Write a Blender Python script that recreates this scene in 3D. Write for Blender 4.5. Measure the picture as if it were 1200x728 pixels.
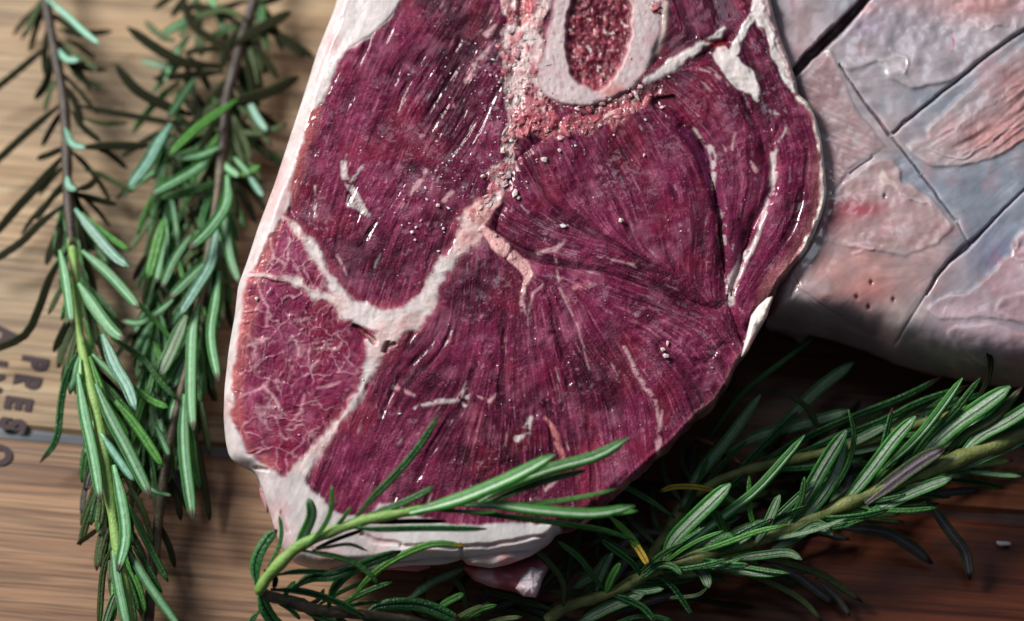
import bpy, math, random
import numpy as np
from mathutils import Vector

random.seed(11)
rng = np.random.default_rng(11)
scene = bpy.context.scene
for o in list(bpy.data.objects):
    bpy.data.objects.remove(o, do_unlink=True)
C = scene.collection

# ------------------------------------------------------------------ camera
LENS, DIST, TILT, ZC = 75.0, 0.50, math.radians(20), 0.040
st, ct = math.sin(TILT), math.cos(TILT)
cam_d = bpy.data.cameras.new('camera'); cam = bpy.data.objects.new('camera', cam_d); C.objects.link(cam)
cam.location = (0, -DIST * st, ZC + DIST * ct); cam.rotation_euler = (TILT, 0, 0)
cam_d.lens = LENS; cam_d.sensor_width = 36; cam_d.clip_start = 0.01; cam_d.clip_end = 20
cam_d.dof.use_dof = True; cam_d.dof.focus_distance = 0.501; cam_d.dof.aperture_fstop = 5.0
scene.camera = cam

# ------------------------------------------------------------------ light
w = bpy.data.worlds.new('World'); scene.world = w; w.use_nodes = True
w.node_tree.nodes['Background'].inputs[0].default_value = (0.62, 0.78, 1.0, 1)
w.node_tree.nodes['Background'].inputs[1].default_value = 0.08
def area(name, loc, target, sx, sy, power, col):
    d = bpy.data.lights.new(name, 'AREA'); d.shape = 'RECTANGLE'; d.size = sx; d.size_y = sy
    d.energy = power; d.color = col
    o = bpy.data.objects.new(name, d); C.objects.link(o); o.location = loc
    o.rotation_euler = (Vector(target) - Vector(loc)).to_track_quat('-Z', 'Y').to_euler()
    return o
area('window_light', (-0.55, 0.36, 0.58), (-0.02, 0.02, 0.0), 0.28, 0.28, 12.6, (1.0, 0.96, 0.92))
area('soft_top_light', (0.03, 0.26, 0.92), (0.0, 0.0, 0.0), 0.34, 0.24, 0.75, (0.76, 0.87, 1.0))
scene.view_settings.view_transform = 'Standard'; scene.view_settings.look = 'None'
scene.view_settings.exposure = 0.0; scene.view_settings.gamma = 1.0

# ------------------------------------------------------------------ pixel (1200x728 of the photo) -> world
CAM = np.array(cam.location)
def ray(px, py):
    px = np.asarray(px, float); py = np.asarray(py, float)
    x = (px - 600) * 0.03; y = -(py - 364) * 0.03
    return np.stack([x, y * ct + LENS * st, y * st - LENS * ct], -1)
def P(px, py, z):
    d = ray(px, py); t = (np.asarray(z, float) - CAM[2]) / d[..., 2]
    return CAM + d * t[..., None]
def plane_z(px, py, z0, slope):            # height where the ray meets  z = z0 + slope * y
    d = ray(px, py); t = (z0 + slope * CAM[1] - CAM[2]) / (d[..., 2] - slope * d[..., 1])
    return CAM[2] + d[..., 2] * t
U = 0.0002                                  # one photo pixel in metres at the subject

# ------------------------------------------------------------------ scene-graph helpers
def link(name, me, parent=None, loc=(0, 0, 0), mat=None, kind=None, label=None):
    o = bpy.data.objects.new(name, me); C.objects.link(o); o.location = loc
    if parent is not None: o.parent = parent
    if mat is not None and me is not None and not me.materials: me.materials.append(mat)
    if kind: o['kind'] = kind
    if label: o['label'] = label
    return o
def thing(name, label, cat, loc, group=None):
    o = link(name, None, loc=loc); o['label'] = label; o['category'] = cat
    if group: o['group'] = group
    o.empty_display_size = 0.01
    return o
def mesh(name, v, f, smooth=True, attrs=None, normals=None):
    me = bpy.data.meshes.new(name)
    v = np.asarray(v, np.float32)
    if isinstance(f, np.ndarray):
        n, k = f.shape
        me.vertices.add(len(v)); me.vertices.foreach_set('co', v.ravel())
        me.loops.add(n * k); me.loops.foreach_set('vertex_index', f.astype(np.int32).ravel())
        me.polygons.add(n); me.polygons.foreach_set('loop_start', np.arange(0, n * k, k, dtype=np.int32))
        me.update(calc_edges=True); me.validate()
    else:
        me.from_pydata(v.tolist(), [], f)
    if smooth: me.polygons.foreach_set('use_smooth', np.ones(len(me.polygons), bool))
    for an, a in (attrs or {}).items():
        if a.ndim == 2:
            c = np.ones((len(v), 4), np.float32); c[:, :3] = a
            at = me.attributes.new(an, 'FLOAT_COLOR', 'POINT'); at.data.foreach_set('color', c.ravel())
        else:
            at = me.attributes.new(an, 'FLOAT', 'POINT'); at.data.foreach_set('value', a.astype(np.float32))
    if normals is not None:
        me.normals_split_custom_set_from_vertices(normals.tolist())
    return me

# ------------------------------------------------------------------ material helpers
class NT:
    def __init__(s, name):
        s.m = bpy.data.materials.new(name); s.m.use_nodes = True; s.t = s.m.node_tree
        s.b = s.t.nodes['Principled BSDF']
    def n(s, typ, **kw):
        x = s.t.nodes.new(typ)
        for k, v in kw.items():
            if k.startswith('_'): setattr(x, k[1:], v)
            else: x.inputs[k.replace('__', ' ')].default_value = v
        return x
    def l(s, a, b): s.t.links.new(a, b)
    def co(s, scale=(1, 1, 1), rot=(0, 0, 0)):
        g = s.n('ShaderNodeNewGeometry'); m = s.n('ShaderNodeMapping'); m.inputs['Scale'].default_value = scale
        m.inputs['Rotation'].default_value = rot
        s.l(g.outputs['Position'], m.inputs['Vector']); return m.outputs['Vector']
    def noise(s, vec, scale, detail=4, rough=0.55, dist=0.0):
        x = s.n('ShaderNodeTexNoise'); x.inputs['Scale'].default_value = scale; x.inputs['Detail'].default_value = detail
        x.inputs['Roughness'].default_value = rough; x.inputs['Distortion'].default_value = dist
        s.l(vec, x.inputs['Vector']); return x.outputs['Fac']
    def ramp(s, fac, stops, interp='LINEAR'):
        r = s.n('ShaderNodeValToRGB'); cr = r.color_ramp; cr.interpolation = interp
        while len(cr.elements) < len(stops): cr.elements.new(0.5)
        for e, (p, c) in zip(cr.elements, stops):
            e.position = p; e.color = (c, c, c, 1) if isinstance(c, (int, float)) else (*c, 1)
        s.l(fac, r.inputs[0]); return r.outputs[0]
    def mix(s, fac, a, b, mode='MIX'):
        x = s.n('ShaderNodeMix', _data_type='RGBA', _blend_type=mode)
        for i, v in ((0, fac), (6, a), (7, b)):
            if hasattr(v, 'links') or hasattr(v, 'is_linked'): s.l(v, x.inputs[i])
            else: x.inputs[i].default_value = v if isinstance(v, (int, float)) else (*v, 1)
        return x.outputs[2]
    def math(s, op, a, b=0.0, c=None, clamp=False):
        x = s.n('ShaderNodeMath', _operation=op); x.use_clamp = clamp
        for i, v in enumerate((a, b) if c is None else (a, b, c)):
            if hasattr(v, 'is_linked'): s.l(v, x.inputs[i])
            else: x.inputs[i].default_value = v
        return x.outputs[0]
    def attr(s, name, typ='GEOMETRY'):
        a = s.n('ShaderNodeAttribute', _attribute_name=name, _attribute_type=typ); return a
    def bump(s, h, dist, strength=1.0, prev=None):
        b = s.n('ShaderNodeBump'); b.inputs['Distance'].default_value = dist; b.inputs['Strength'].default_value = strength
        s.l(h, b.inputs['Height'])
        if prev is not None: s.l(prev, b.inputs['Normal'])
        return b.outputs[0]
    def done(s, col=None, rough=None, normal=None, **kw):
        b = s.b
        if col is not None: (s.l(col, b.inputs['Base Color']) if hasattr(col, 'is_linked') else b.inputs['Base Color'].__setattr__('default_value', (*col, 1)))
        if rough is not None: (s.l(rough, b.inputs['Roughness']) if hasattr(rough, 'is_linked') else b.inputs['Roughness'].__setattr__('default_value', rough))
        if normal is not None: s.l(normal, b.inputs['Normal'])
        for k, v in kw.items(): b.inputs[k.replace('__', ' ')].default_value = v
        return s.m

def flesh(name, rough, micro, coat=0.0, sss=0.0, var=0.25, spec=0.35):
    m = NT(name); t = m.attr('tint'); wet = m.attr('wet').outputs['Fac']; co = m.co()
    n1 = m.noise(co, 420, 5, 0.6)
    v = m.ramp(n1, [(0.3, 1 - var), (0.7, 1 + var)])
    col = m.mix(1.0, t.outputs['Color'], v, 'MULTIPLY')
    n2 = m.noise(co, 1900, 3, 0.6); n3 = m.noise(co, 4200, 2, 0.5)
    w2 = m.math('MULTIPLY_ADD', wet, 1.15, 0.15)
    bp = m.bump(m.math('MULTIPLY', n3, w2), 0.00012 * micro, 1.0, m.bump(m.math('MULTIPLY', n2, w2), 0.00045 * micro, 1.0))
    r = m.ramp(m.noise(co, 260, 4, 0.6), [(0.35, max(0.06, rough - 0.08)), (0.65, rough + 0.16)])
    m.l(m.math('MULTIPLY', wet, coat), m.b.inputs['Coat Weight'])
    kw = dict(Coat__Roughness=0.12, Coat__IOR=1.5, Specular__IOR__Level=spec)
    if sss: kw.update(Subsurface__Weight=sss, Subsurface__Radius=(0.0022, 0.0009, 0.0007), Subsurface__Scale=1.0)
    return m.done(col, r, bp, **kw)
M_MEAT = flesh('raw_lamb_muscle', 0.50, 0.9, 1.0, 0.0, 0.26, 0.12)
M_FAT = flesh('lamb_fat', 0.36, 0.35, 0.6, 0.4, 0.06)
M_SINEW = flesh('pink_sinew', 0.34, 1.2, 0.8, 0.2, 0.15)
M_BONE = flesh('sawn_bone', 0.45, 0.45, 0.0, 0.2, 0.06)
M_MARROW = flesh('bone_marrow', 0.33, 1.3, 0.6, 0.0, 0.35)
M_CAP = flesh('scored_fat_cap', 0.36, 0.10, 1.0, 0.5, 0.05, 0.45)

# ------------------------------------------------------------------ raster helpers (numpy)
def sstep(a, b, x):
    t = np.clip((x - a) / (b - a), 0, 1); return t * t * (3 - 2 * t)
def vnoise(shape, cell, seed, octv=1, gain=0.5):
    H, W = shape; out = np.zeros(shape); amp = 1; tot = 0
    for o in range(octv):
        c = max(cell / 2 ** o, 1.0); r = np.random.default_rng(seed * 31 + o)
        g = r.random((int(H / c) + 3, int(W / c) + 3))
        y = np.arange(H) / c; x = np.arange(W) / c
        yi = y.astype(int); xi = x.astype(int); fy = y - yi; fx = x - xi
        fy = (fy * fy * (3 - 2 * fy))[:, None]; fx = (fx * fx * (3 - 2 * fx))[None]
        a = g[np.ix_(yi, xi)]; b = g[np.ix_(yi, xi + 1)]; cc = g[np.ix_(yi + 1, xi)]; d = g[np.ix_(yi + 1, xi + 1)]
        out += amp * ((a * (1 - fx) + b * fx) * (1 - fy) + (cc * (1 - fx) + d * fx) * fy); tot += amp; amp *= gain
    return out / tot
def blur(a, r, it=2):
    for _ in range(it):
        for ax in (0, 1):
            p = np.pad(a, [(r + 1, r) if i == ax else (0, 0) for i in (0, 1)], mode='edge')
            c = np.cumsum(p, ax); n = a.shape[ax]
            a = (np.take(c, np.arange(2 * r + 1, 2 * r + 1 + n), ax) - np.take(c, np.arange(0, n), ax)) / (2 * r + 1)
    return a
def inpoly(X, Y, poly):
    poly = np.asarray(poly, float); res = np.zeros(X.shape, bool)
    x0, y0 = poly.min(0) - 12; x1, y1 = poly.max(0) + 12
    sel = (X > x0) & (X < x1) & (Y > y0) & (Y < y1)
    xs = X[sel]; ys = Y[sel]; ins = np.zeros(xs.shape, bool); q = np.roll(poly, -1, 0)
    for (ax, ay), (bx, by) in zip(poly, q):
        if ay == by: continue
        c = ((ay > ys) != (by > ys)) & (xs < (bx - ax) * (ys - ay) / (by - ay) + ax); ins ^= c
    res[sel] = ins; return res
def pline(X, Y, pts, pad=26):
    """signed distance to a polyline of varying width: distance minus half width (large far off)"""
    D = np.full(X.shape, 99.0)
    pts = [(p if len(p) == 3 else (*p, 4)) for p in pts]
    for (ax, ay, aw), (bx, by, bw) in zip(pts[:-1], pts[1:]):
        m = pad + max(aw, bw)
        sel = (X > min(ax, bx) - m) & (X < max(ax, bx) + m) & (Y > min(ay, by) - m) & (Y < max(ay, by) + m)
        xs = X[sel]; ys = Y[sel]; dx, dy = bx - ax, by - ay; L = dx * dx + dy * dy + 1e-9
        t = np.clip(((xs - ax) * dx + (ys - ay) * dy) / L, 0, 1)
        d = np.hypot(xs - ax - t * dx, ys - ay - t * dy) - (aw + (bw - aw) * t) / 2
        D[sel] = np.minimum(D[sel], d)
    return D
def lic(noise, ang, L):
    H, W = noise.shape; vx = np.cos(ang); vy = np.sin(ang)
    yy, xx = np.mgrid[0:H, 0:W].astype(np.float32); acc = noise.copy(); 
    for sgn in (1, -1):
        x = xx.copy(); y = yy.copy(); px_ = vx * sgn; py_ = vy * sgn
        for _ in range(L):
            x += px_; y += py_
            xi = np.clip(x.astype(int), 0, W - 1); yi = np.clip(y.astype(int), 0, H - 1)
            acc += noise[yi, xi]
            nx = vx[yi, xi]; ny = vy[yi, xi]; s = np.sign(nx * px_ + ny * py_); s[s == 0] = 1
            px_ = nx * s; py_ = ny * s
    acc = acc / (2 * L + 1)
    lo, hi = np.percentile(acc, (2, 98)); return np.clip((acc - lo) / (hi - lo), -0.3, 1.3)
def radius_fn(poly, c):
    poly = np.asarray(poly, float) - np.asarray(c, float)
    # soften the corners of the traced outline
    seg = np.hypot(*(np.roll(poly, -1, 0) - poly).T); s = np.concatenate([[0], np.cumsum(seg)])
    q = np.vstack([poly, poly[:1]]); ss = np.linspace(0, s[-1], 1600, endpoint=False)
    xs = np.interp(ss, s, q[:, 0]); ys = np.interp(ss, s, q[:, 1])
    k = np.ones(9) / 9
    xs = np.convolve(np.r_[xs[-4:], xs, xs[:4]], k, 'valid'); ys = np.convolve(np.r_[ys[-4:], ys, ys[:4]], k, 'valid')
    a = np.arctan2(ys, xs); r = np.hypot(xs, ys); o = np.argsort(a); a = a[o]; r = r[o]
    return lambda th: np.interp(th, np.r_[a[-1] - 2 * np.pi, a, a[0] + 2 * np.pi], np.r_[r[-1], r, r[0]])
def disc_grid(N):
    """square lattice folded onto the unit disc; returns radius, angle, quads, boundary loop"""
    s = np.linspace(-1, 1, N + 1); a, b = np.meshgrid(s, s)
    rho = np.maximum(abs(a), abs(b)); m = np.abs(a) >= np.abs(b)
    with np.errstate(all='ignore'):
        ph = np.where(m, np.where(a >= 0, 0, np.pi) + (np.pi / 4) * np.where(a != 0, b / a, 0),
                      np.where(b >= 0, np.pi / 2, -np.pi / 2) - (np.pi / 4) * np.where(b != 0, a / b, 0))
    ph = np.arctan2(np.sin(ph), np.cos(ph))
    i = np.arange((N + 1) ** 2).reshape(N + 1, N + 1)
    q = np.stack([i[:-1, :-1], i[1:, :-1], i[1:, 1:], i[:-1, 1:]], -1).reshape(-1, 4)
    loop = np.concatenate([i[0, :-1], i[:-1, -1], i[-1, :0:-1], i[:0:-1, 0]])
    return rho.ravel(), ph.ravel(), q, loop
def vert_normals(v, f):
    n = np.zeros_like(v)
    fn = np.cross(v[f[:, 2]] - v[f[:, 0]], v[f[:, 3]] - v[f[:, 1]])
    for k in range(f.shape[1]): 
        for c in range(3): n[:, c] += np.bincount(f[:, k], fn[:, c], len(v))
    return n / (np.linalg.norm(n, axis=1, keepdims=True) + 1e-20)
def bil(F, x, y):
    H, W = F.shape[:2]; x = np.clip(x, 0, W - 1.001); y = np.clip(y, 0, H - 1.001)
    xi = x.astype(int); yi = y.astype(int); fx = x - xi; fy = y - yi
    if F.ndim == 3: fx = fx[:, None]; fy = fy[:, None]
    return (F[yi, xi] * (1 - fx) + F[yi, xi + 1] * fx) * (1 - fy) + (F[yi + 1, xi] * (1 - fx) + F[yi + 1, xi + 1] * fx) * fy

class Body:
    """a cut of meat: traced outline, relief and tint fields on a raster, split into parts by a label field"""
    def __init__(s, outline, centre, box, zfun):
        s.R = radius_fn(outline, centre); s.c = centre; s.OX, s.OY, W, H = box; s.zfun = zfun
        s.Y, s.X = np.mgrid[0:H, 0:W].astype(float); s.X += s.OX; s.Y += s.OY; s.shape = (H, W)
        dx = s.X - centre[0]; dy = s.Y - centre[1]
        s.edge = s.R(np.arctan2(dy, dx)) - np.hypot(dx, dy)
        s.h = np.zeros((H, W)); s.col = np.zeros((H, W, 3)); s.lab = np.zeros((H, W), int); s.wet = np.full((H, W), .35)
    def paint(s, m, c):
        c = np.asarray(c, float); s.col[:] = s.col * (1 - m[..., None]) + (c if c.ndim == 3 else c) * m[..., None]
    def build(s, N, parent, parts, skirt, K=14):
        """parts: {label: (name, material, parent_label or None, part label)}; skirt: dict"""
        rho, ph, q, loop = disc_grid(N); r = rho * s.R(ph)
        px = s.c[0] + r * np.cos(ph); py = s.c[1] + r * np.sin(ph)
        h = bil(s.h, px - s.OX, py - s.OY); col = bil(s.col, px - s.OX, py - s.OY); wt = bil(s.wet, px - s.OX, py - s.OY)
        z = np.maximum(s.zfun(px, py) + h * U, 0.004)
        V = P(px, py, z)
        L = np.array(parent.location)
        # quads must face up
        lab = s.lab[np.clip((py[q].mean(1) - s.OY).round().astype(int), 0, s.shape[0] - 1),
                    np.clip((px[q].mean(1) - s.OX).round().astype(int), 0, s.shape[1] - 1)]
        a = V[q[0]]; 
        if np.cross(a[2] - a[0], a[3] - a[1])[2] < 0: q = q[:, ::-1]
        # side wall
        nb = len(loop); B = V[loop]; ctr = B.mean(0)
        tan = np.roll(B, -1, 0) - np.roll(B, 1, 0); out = np.stack([tan[:, 1], -tan[:, 0]], -1)
        if ((B[:, :2] - ctr[:2]) * out).sum() < 0: out = -out
        kk = 31; pad = np.vstack([out[-kk:], out, out[:kk]]); cs = np.cumsum(pad, 0)
        out = cs[2 * kk:] - cs[:-2 * kk]; out = out[:nb]
        out /= np.linalg.norm(out, axis=1, keepdims=True) + 1e-12
        ring_n = vnoise((K + 1, nb), 26, 5, 3); rings = [loop]; nv = len(V); VV = [V]; CC = [col]; WW = [wt]
        seam = np.minimum(1, np.minimum(np.arange(nb), nb - np.arange(nb)) / 40.0)
        for k in range(1, K + 1):
            t = k / K; bz = B[:, 2] * (1 - t) + 0.0006 * t
            off = skirt['bulge'] * math.sin(min(1, t * 1.6) * math.pi) * 0.6 - skirt['inset'] * t ** 1.6
            off = off + (ring_n[k] - 0.5) * skirt['rough'] * seam * min(1, 3 * t)
            p = B.copy(); p[:, :2] += out * np.reshape(off, (-1, 1)); p[:, 2] = bz
            WW.append(np.full(nb, .4)); VV.append(p); rings.append(np.arange(nv, nv + nb)); nv += nb
            f = np.clip(0.6 * ring_n[k] + 0.4 * skirt['mix'], 0, 1)[:, None] * min(1, t * 3 + 0.2)
            CC.append(col[loop] * (1 - f) + np.asarray(skirt['col']) * f)
        VV = np.vstack(VV); CC = np.vstack(CC); WW = np.concatenate(WW); sq = []
        for a_, b_ in zip(rings[:-1], rings[1:]):
            sq.append(np.stack([a_, b_, np.roll(b_, -1), np.roll(a_, -1)], -1))
        sq = np.vstack(sq)
        f0 = sq[0]; nn = np.cross(VV[f0[2]] - VV[f0[0]], VV[f0[3]] - VV[f0[1]])
        if nn[:2] @ out[0] < 0: sq = sq[:, ::-1]
        allq = np.vstack([q, sq]); lab = np.r_[lab, np.full(len(sq), skirt['label'])]
        VN = vert_normals(VV, allq); objs = {}
        for lb in sorted(parts, key=lambda k_: parts[k_][2] is not None):
            name, mat, pl, text = parts[lb]
            fq = allq[lab == lb]
            if not len(fq): continue
            u, inv = np.unique(fq, return_inverse=True)
            me = mesh(name, VV[u] - L, inv.reshape(-1, 4), True, {'tint': CC[u], 'wet': WW[u]}, VN[u])
            objs[lb] = link(name, me, objs[pl] if pl is not None else parent, mat=mat, label=text)
        return objs

# ------------------------------------------------------------------ wooden board: long planks butted edge to edge
GR = math.radians(-5.0)                     # the grain runs a few degrees off the picture's horizontal
def wood(name, c_lo, c_mid, c_hi, seed):
    m = NT(name); co = m.co(rot=(0, 0, -GR)); 
    mp = m.n('ShaderNodeMapping'); mp.inputs['Scale'].default_value = (5, 210, 20); mp.inputs['Location'].default_value = (seed * 3.7, seed * 1.9, seed)
    m.l(co, mp.inputs['Vector']); g1 = m.noise(mp.outputs[0], 1.0, 6, 0.62, 0.6)
    mp2 = m.n('ShaderNodeMapping'); mp2.inputs['Scale'].default_value = (22, 900, 60); mp2.inputs['Location'].default_value = (seed, seed * 5, 0)
    m.l(co, mp2.inputs['Vector']); g2 = m.noise(mp2.outputs[0], 1.0, 4, 0.6, 0.2)
    mp3 = m.n('ShaderNodeMapping'); mp3.inputs['Scale'].default_value = (9, 30, 9); mp3.inputs['Location'].default_value = (seed * 2, 0, seed)
    m.l(co, mp3.inputs['Vector']); g3 = m.noise(mp3.outputs[0], 1.0, 4, 0.6, 0.8)
    base = m.ramp(g1, [(0.30, c_lo), (0.47, c_mid), (0.68, c_hi)])
    pores = m.ramp(g2, [(0.38, 0.34), (0.54, 1.05)])
    col = m.mix(0.75, base, pores, 'MULTIPLY')
    col = m.mix(1.0, col, m.ramp(g3, [(0.32, 0.72), (0.62, 1.12)]), 'MULTIPLY')
    # redder tone and shade painted into the boards on the right, ragged at the edge
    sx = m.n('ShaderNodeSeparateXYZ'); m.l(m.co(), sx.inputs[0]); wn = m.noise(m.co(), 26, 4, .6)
    shade_x = m.math('MULTIPLY_ADD', wn, 0.06, sx.outputs['X']); shade_mask = m.ramp(shade_x, [(0.0, 0.0), (0.055, 1.0)])
    shade_col = m.mix(1.0, col, (0.48, 0.21, 0.15), 'MULTIPLY'); col = m.mix(shade_mask, col, shade_col)
    bp = m.bump(g2, 0.00025, 0.6, m.bump(g1, 0.0006, 0.5))
    return m.done(col, m.ramp(g3, [(0.3, 0.42), (0.7, 0.62)]), bp, Specular__IOR__Level=0.35)
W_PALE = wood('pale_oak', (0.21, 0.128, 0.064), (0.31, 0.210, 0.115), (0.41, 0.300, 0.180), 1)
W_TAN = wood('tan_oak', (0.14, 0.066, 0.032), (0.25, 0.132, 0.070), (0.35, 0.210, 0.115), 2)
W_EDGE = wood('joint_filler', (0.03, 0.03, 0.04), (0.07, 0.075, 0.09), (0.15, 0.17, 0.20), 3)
M_INK = NT('branded_ink'); M_INK = M_INK.done((0.042, 0.024, 0.028), 0.8)
board = thing('wooden_board', 'weathered oak board of wide planks with dark stencilled letters, under the meat', 'board', (0, 0, 0))
board['kind'] = 'structure'
ca, sa = math.cos(GR), math.sin(GR)
def bvec(u, v): return (u * ca - v * sa, u * sa + v * ca)
jp = P(600, 556, 0.0); v0 = -jp[0] * sa + jp[1] * ca       # the joint seen below the sprigs
def plank(v_lo, v_hi, mat, seed):
    r = random.Random(seed); nx, ny = 60, 8; vs = []; fs = []
    prof = [(v_lo, -0.018), (v_lo, -0.0016), (v_lo + 0.0012, -0.0002)] + [(v_lo + (v_hi - v_lo) * k / ny, 0) for k in range(1, ny)] + \
           [(v_hi - 0.0012, -0.0002), (v_hi, -0.0016), (v_hi, -0.018)]
    n = len(prof)
    for i in range(nx + 1):
        u = -0.42 + 0.84 * i / nx
        wob = 0.0004 * math.sin(u * 37 + seed) 
        for j, (v, z) in enumerate(prof):
            e = wob if j < 3 or j > n - 4 else 0
            x, y = bvec(u, v + (e if j < n / 2 else -abs(e)))
            vs.append((x, y, z - 0.0002 * abs(math.sin(u * 23 + v * 60 + seed))))
    for i in range(nx):
        for j in range(n - 1):
            a = i * n + j; fs.append((a, a + n, a + n + 1, a + 1))
    for i in (0, nx): fs.append([i * n + j for j in range(n)][::(1 if i else -1)])
    me = mesh('plank', vs, fs, False); me.materials.append(mat); link('plank', me, board)
GAP = 0.0011
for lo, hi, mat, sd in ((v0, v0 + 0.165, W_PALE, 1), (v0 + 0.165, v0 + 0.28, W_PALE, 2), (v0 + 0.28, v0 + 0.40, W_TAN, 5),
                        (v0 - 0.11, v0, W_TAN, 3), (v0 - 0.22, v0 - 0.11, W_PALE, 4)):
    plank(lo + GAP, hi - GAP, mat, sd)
for k, v in enumerate((v0 + 0.28, v0 + 0.165, v0, v0 - 0.11)):
    vs = []; fs = []; n = 80
    for i in range(n + 1):
        u = -0.42 + 0.84 * i / n; z = -0.0016 + 0.0005 * math.sin(i * 1.7) * math.sin(i * .41)
        for dv in (-0.0024, 0.0024): vs.append((*bvec(u, v + dv), z))
    for i in range(n): fs.append((2 * i, 2 * i + 2, 2 * i + 3, 2 * i + 1))
    me = mesh('joint_filler', vs, fs); link('joint_filler', me, board, mat=W_EDGE)
def letter(ch, px, py, size, rot):
    cu = bpy.data.curves.new('lettering', 'FONT'); cu.body = ch; cu.size = size; cu.align_x = 'CENTER'; cu.align_y = 'CENTER'
    cu.offset = size * 0.06; cu.extrude = 0.00004
    t = bpy.data.objects.new('tmp', cu); C.objects.link(t)
    me = bpy.data.meshes.new_from_object(t.evaluated_get(bpy.context.evaluated_depsgraph_get()))
    bpy.data.objects.remove(t); bpy.data.curves.remove(cu)
    me.materials.clear(); me.materials.append(M_INK); me.name = 'lettering'
    p = P(px, py, 0.0001); o = link('lettering', me, board, loc=p); o.rotation_euler = (0, 0, rot); o.scale = (0.74, 1.0, 1)
for ch, x, y in (('P', 39, 425), ('R', 30, 448), ('E', 20, 472), ('S', 13, 497), ('A', 8, 394), ('O', -4, 533), ('.', -9, 557), ('I', -9, 424), ('N', -14, 447)):
    letter(ch, x, y, 0.0088, math.radians(-90 - 9))

# ------------------------------------------------------------------ the steak
def gauss_(X, Y, x, y, rx, ry): return np.exp(-(((X - x) / rx) ** 2 + ((Y - y) / ry) ** 2))
SZ, SS = 0.040, 0.20
steak = thing('lamb_steak', 'thick raw purple-red lamb leg steak with round cut bone and white fat edge', 'steak', P(610, 330, 0.0))
outline = [(400,-20),(392,10),(372,60),(355,115),(340,160),(322,215),(303,265),(290,305),(279,335),(275,370),(268,410),(263,455),(262,490),(264,515),(268,535),
 (277,543),(293,548),(302,557),(308,575),(316,600),(322,620),(330,640),(342,656),(372,664),(400,663),(440,661),(480,657),(520,652),(560,652),(600,648),(630,642),(646,632),
 (653,620),(672,619),(690,604),(712,588),(735,566),(762,541),(790,518),(815,490),(840,470),(853,450),(866,422),(876,412),(887,390),(898,370),(906,350),
 (914,328),(930,310),(947,290),(956,270),(966,245),(969,225),(966,190),(962,160),(955,135),(945,116),(936,112),(933,95),(925,70),(915,45),(908,20),(900,-10),(888,-55),
 (850,-110),(760,-150),(640,-165),(520,-150),(440,-100),(412,-60)]
S = Body(outline, (610, 270), (240, -185, 750, 880), lambda x, y: plane_z(x, y, SZ, SS))
sh = S.shape; X, Y = S.X, S.Y
wx = (vnoise(sh, 16, 1, 3) - .5); wy = (vnoise(sh, 16, 2, 3) - .5)
Xw, Yw = X + 11 * wx, Y + 11 * wy           # ragged edges
Xs, Ys = X + 5 * wx, Y + 5 * wy
n_lo = vnoise(sh, 60, 3, 4); n_md = vnoise(sh, 18, 4, 3); n_hi = vnoise(sh, 4, 5, 2); n_px = np.random.default_rng(9).random(sh)
# direction of the muscle fibres, from the way they run in each muscle
ctl = [(420,100,118),(500,60,122),(560,80,126),(400,200,112),(470,230,118),(540,180,122),(400,290,108),(470,320,113),(450,-80,115),(540,-60,118),
 (650,200,62),(620,210,60),(750,180,62),(800,190,68),(620,262,25),(650,285,10),(700,300,8),(760,330,18),(740,240,70),(790,250,82),(700,240,62),(820,300,95),(830,270,95),
 (540,330,100),(600,390,94),(560,430,104),(500,430,132),(640,400,80),(680,400,66),(720,420,56),(780,430,45),(840,420,60),(500,500,122),(450,520,118),(600,500,95),
 (650,500,88),(700,500,82),(760,500,78),(800,480,72),(570,560,100),(680,560,85),(420,560,112),(800,370,20),(740,360,15),(800,150,42),(840,220,84),(830,180,70),(855,300,97),(870,250,98),(800,110,35),
 (910,150,74),(940,220,100),(920,280,126),(890,330,120),(900,80,68),(820,20,70),(800,60,150),(300,400,95),(380,450,120),(350,300,100),(300,500,80)]
cx = np.zeros(sh); sx_ = np.zeros(sh)
for (ax, ay, ad) in ctl:
    ww = 1.0 / ((X - ax) ** 2 + (Y - ay) ** 2 + 300) ** 1.6
    cx += ww * math.cos(2 * math.radians(ad)); sx_ += ww * math.sin(2 * math.radians(ad))
ang = 0.5 * np.arctan2(sx_, cx) + (vnoise(sh, 50, 6, 2) - .5) * 0.35
f1 = lic(n_px, ang, 13); f2 = lic(vnoise(sh, 2.4, 7), ang, 26); f3 = lic(vnoise(sh, 7, 8), ang, 55); f4 = lic(vnoise(sh, 2.0, 18), ang, 9)

M1 = inpoly(Xs, Ys, [(400,-200),(600,-200),(600,0),(600,120),(600,190),(575,230),(545,265),(520,310),(500,345),(480,368),(440,366),(405,350),(385,325),(372,295),(340,262),(330,200),(350,100),(420,30)])
M1b = inpoly(Xs, Ys, [(340,262),(372,295),(388,330),(402,352),(360,334),(300,322),(280,310),(310,250)])
M2 = inpoly(Xs, Ys, [(270,322),(300,325),(350,335),(400,355),(430,395),(436,425),(425,455),(405,485),(375,518),(350,548),(335,565),(260,560),(250,400)])
M4 = inpoly(Xs, Ys, [(600,190),(650,150),(740,120),(790,110),(815,150),(832,200),(846,250),(850,300),(852,350),(840,366),(790,350),(700,320),(620,310),(580,270)])
M5 = inpoly(Xs, Ys, [(760,120),(770,95),(800,70),(840,58),(870,100),(885,140),(905,190),(906,225),(885,262),(872,295),(858,350),(846,300),(840,240),(830,190),(810,150)])
M6 = inpoly(Xs, Ys, [(862,60),(880,20),(890,0),(920,40),(990,150),(990,260),(920,340),(905,350),(870,400),(850,352),(865,308),(885,262),(906,225),(905,190),(885,140)])
M7 = inpoly(Xs, Ys, [(770,-200),(900,-200),(900,0),(880,30),(845,50),(800,65),(765,90),(770,40)])
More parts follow.
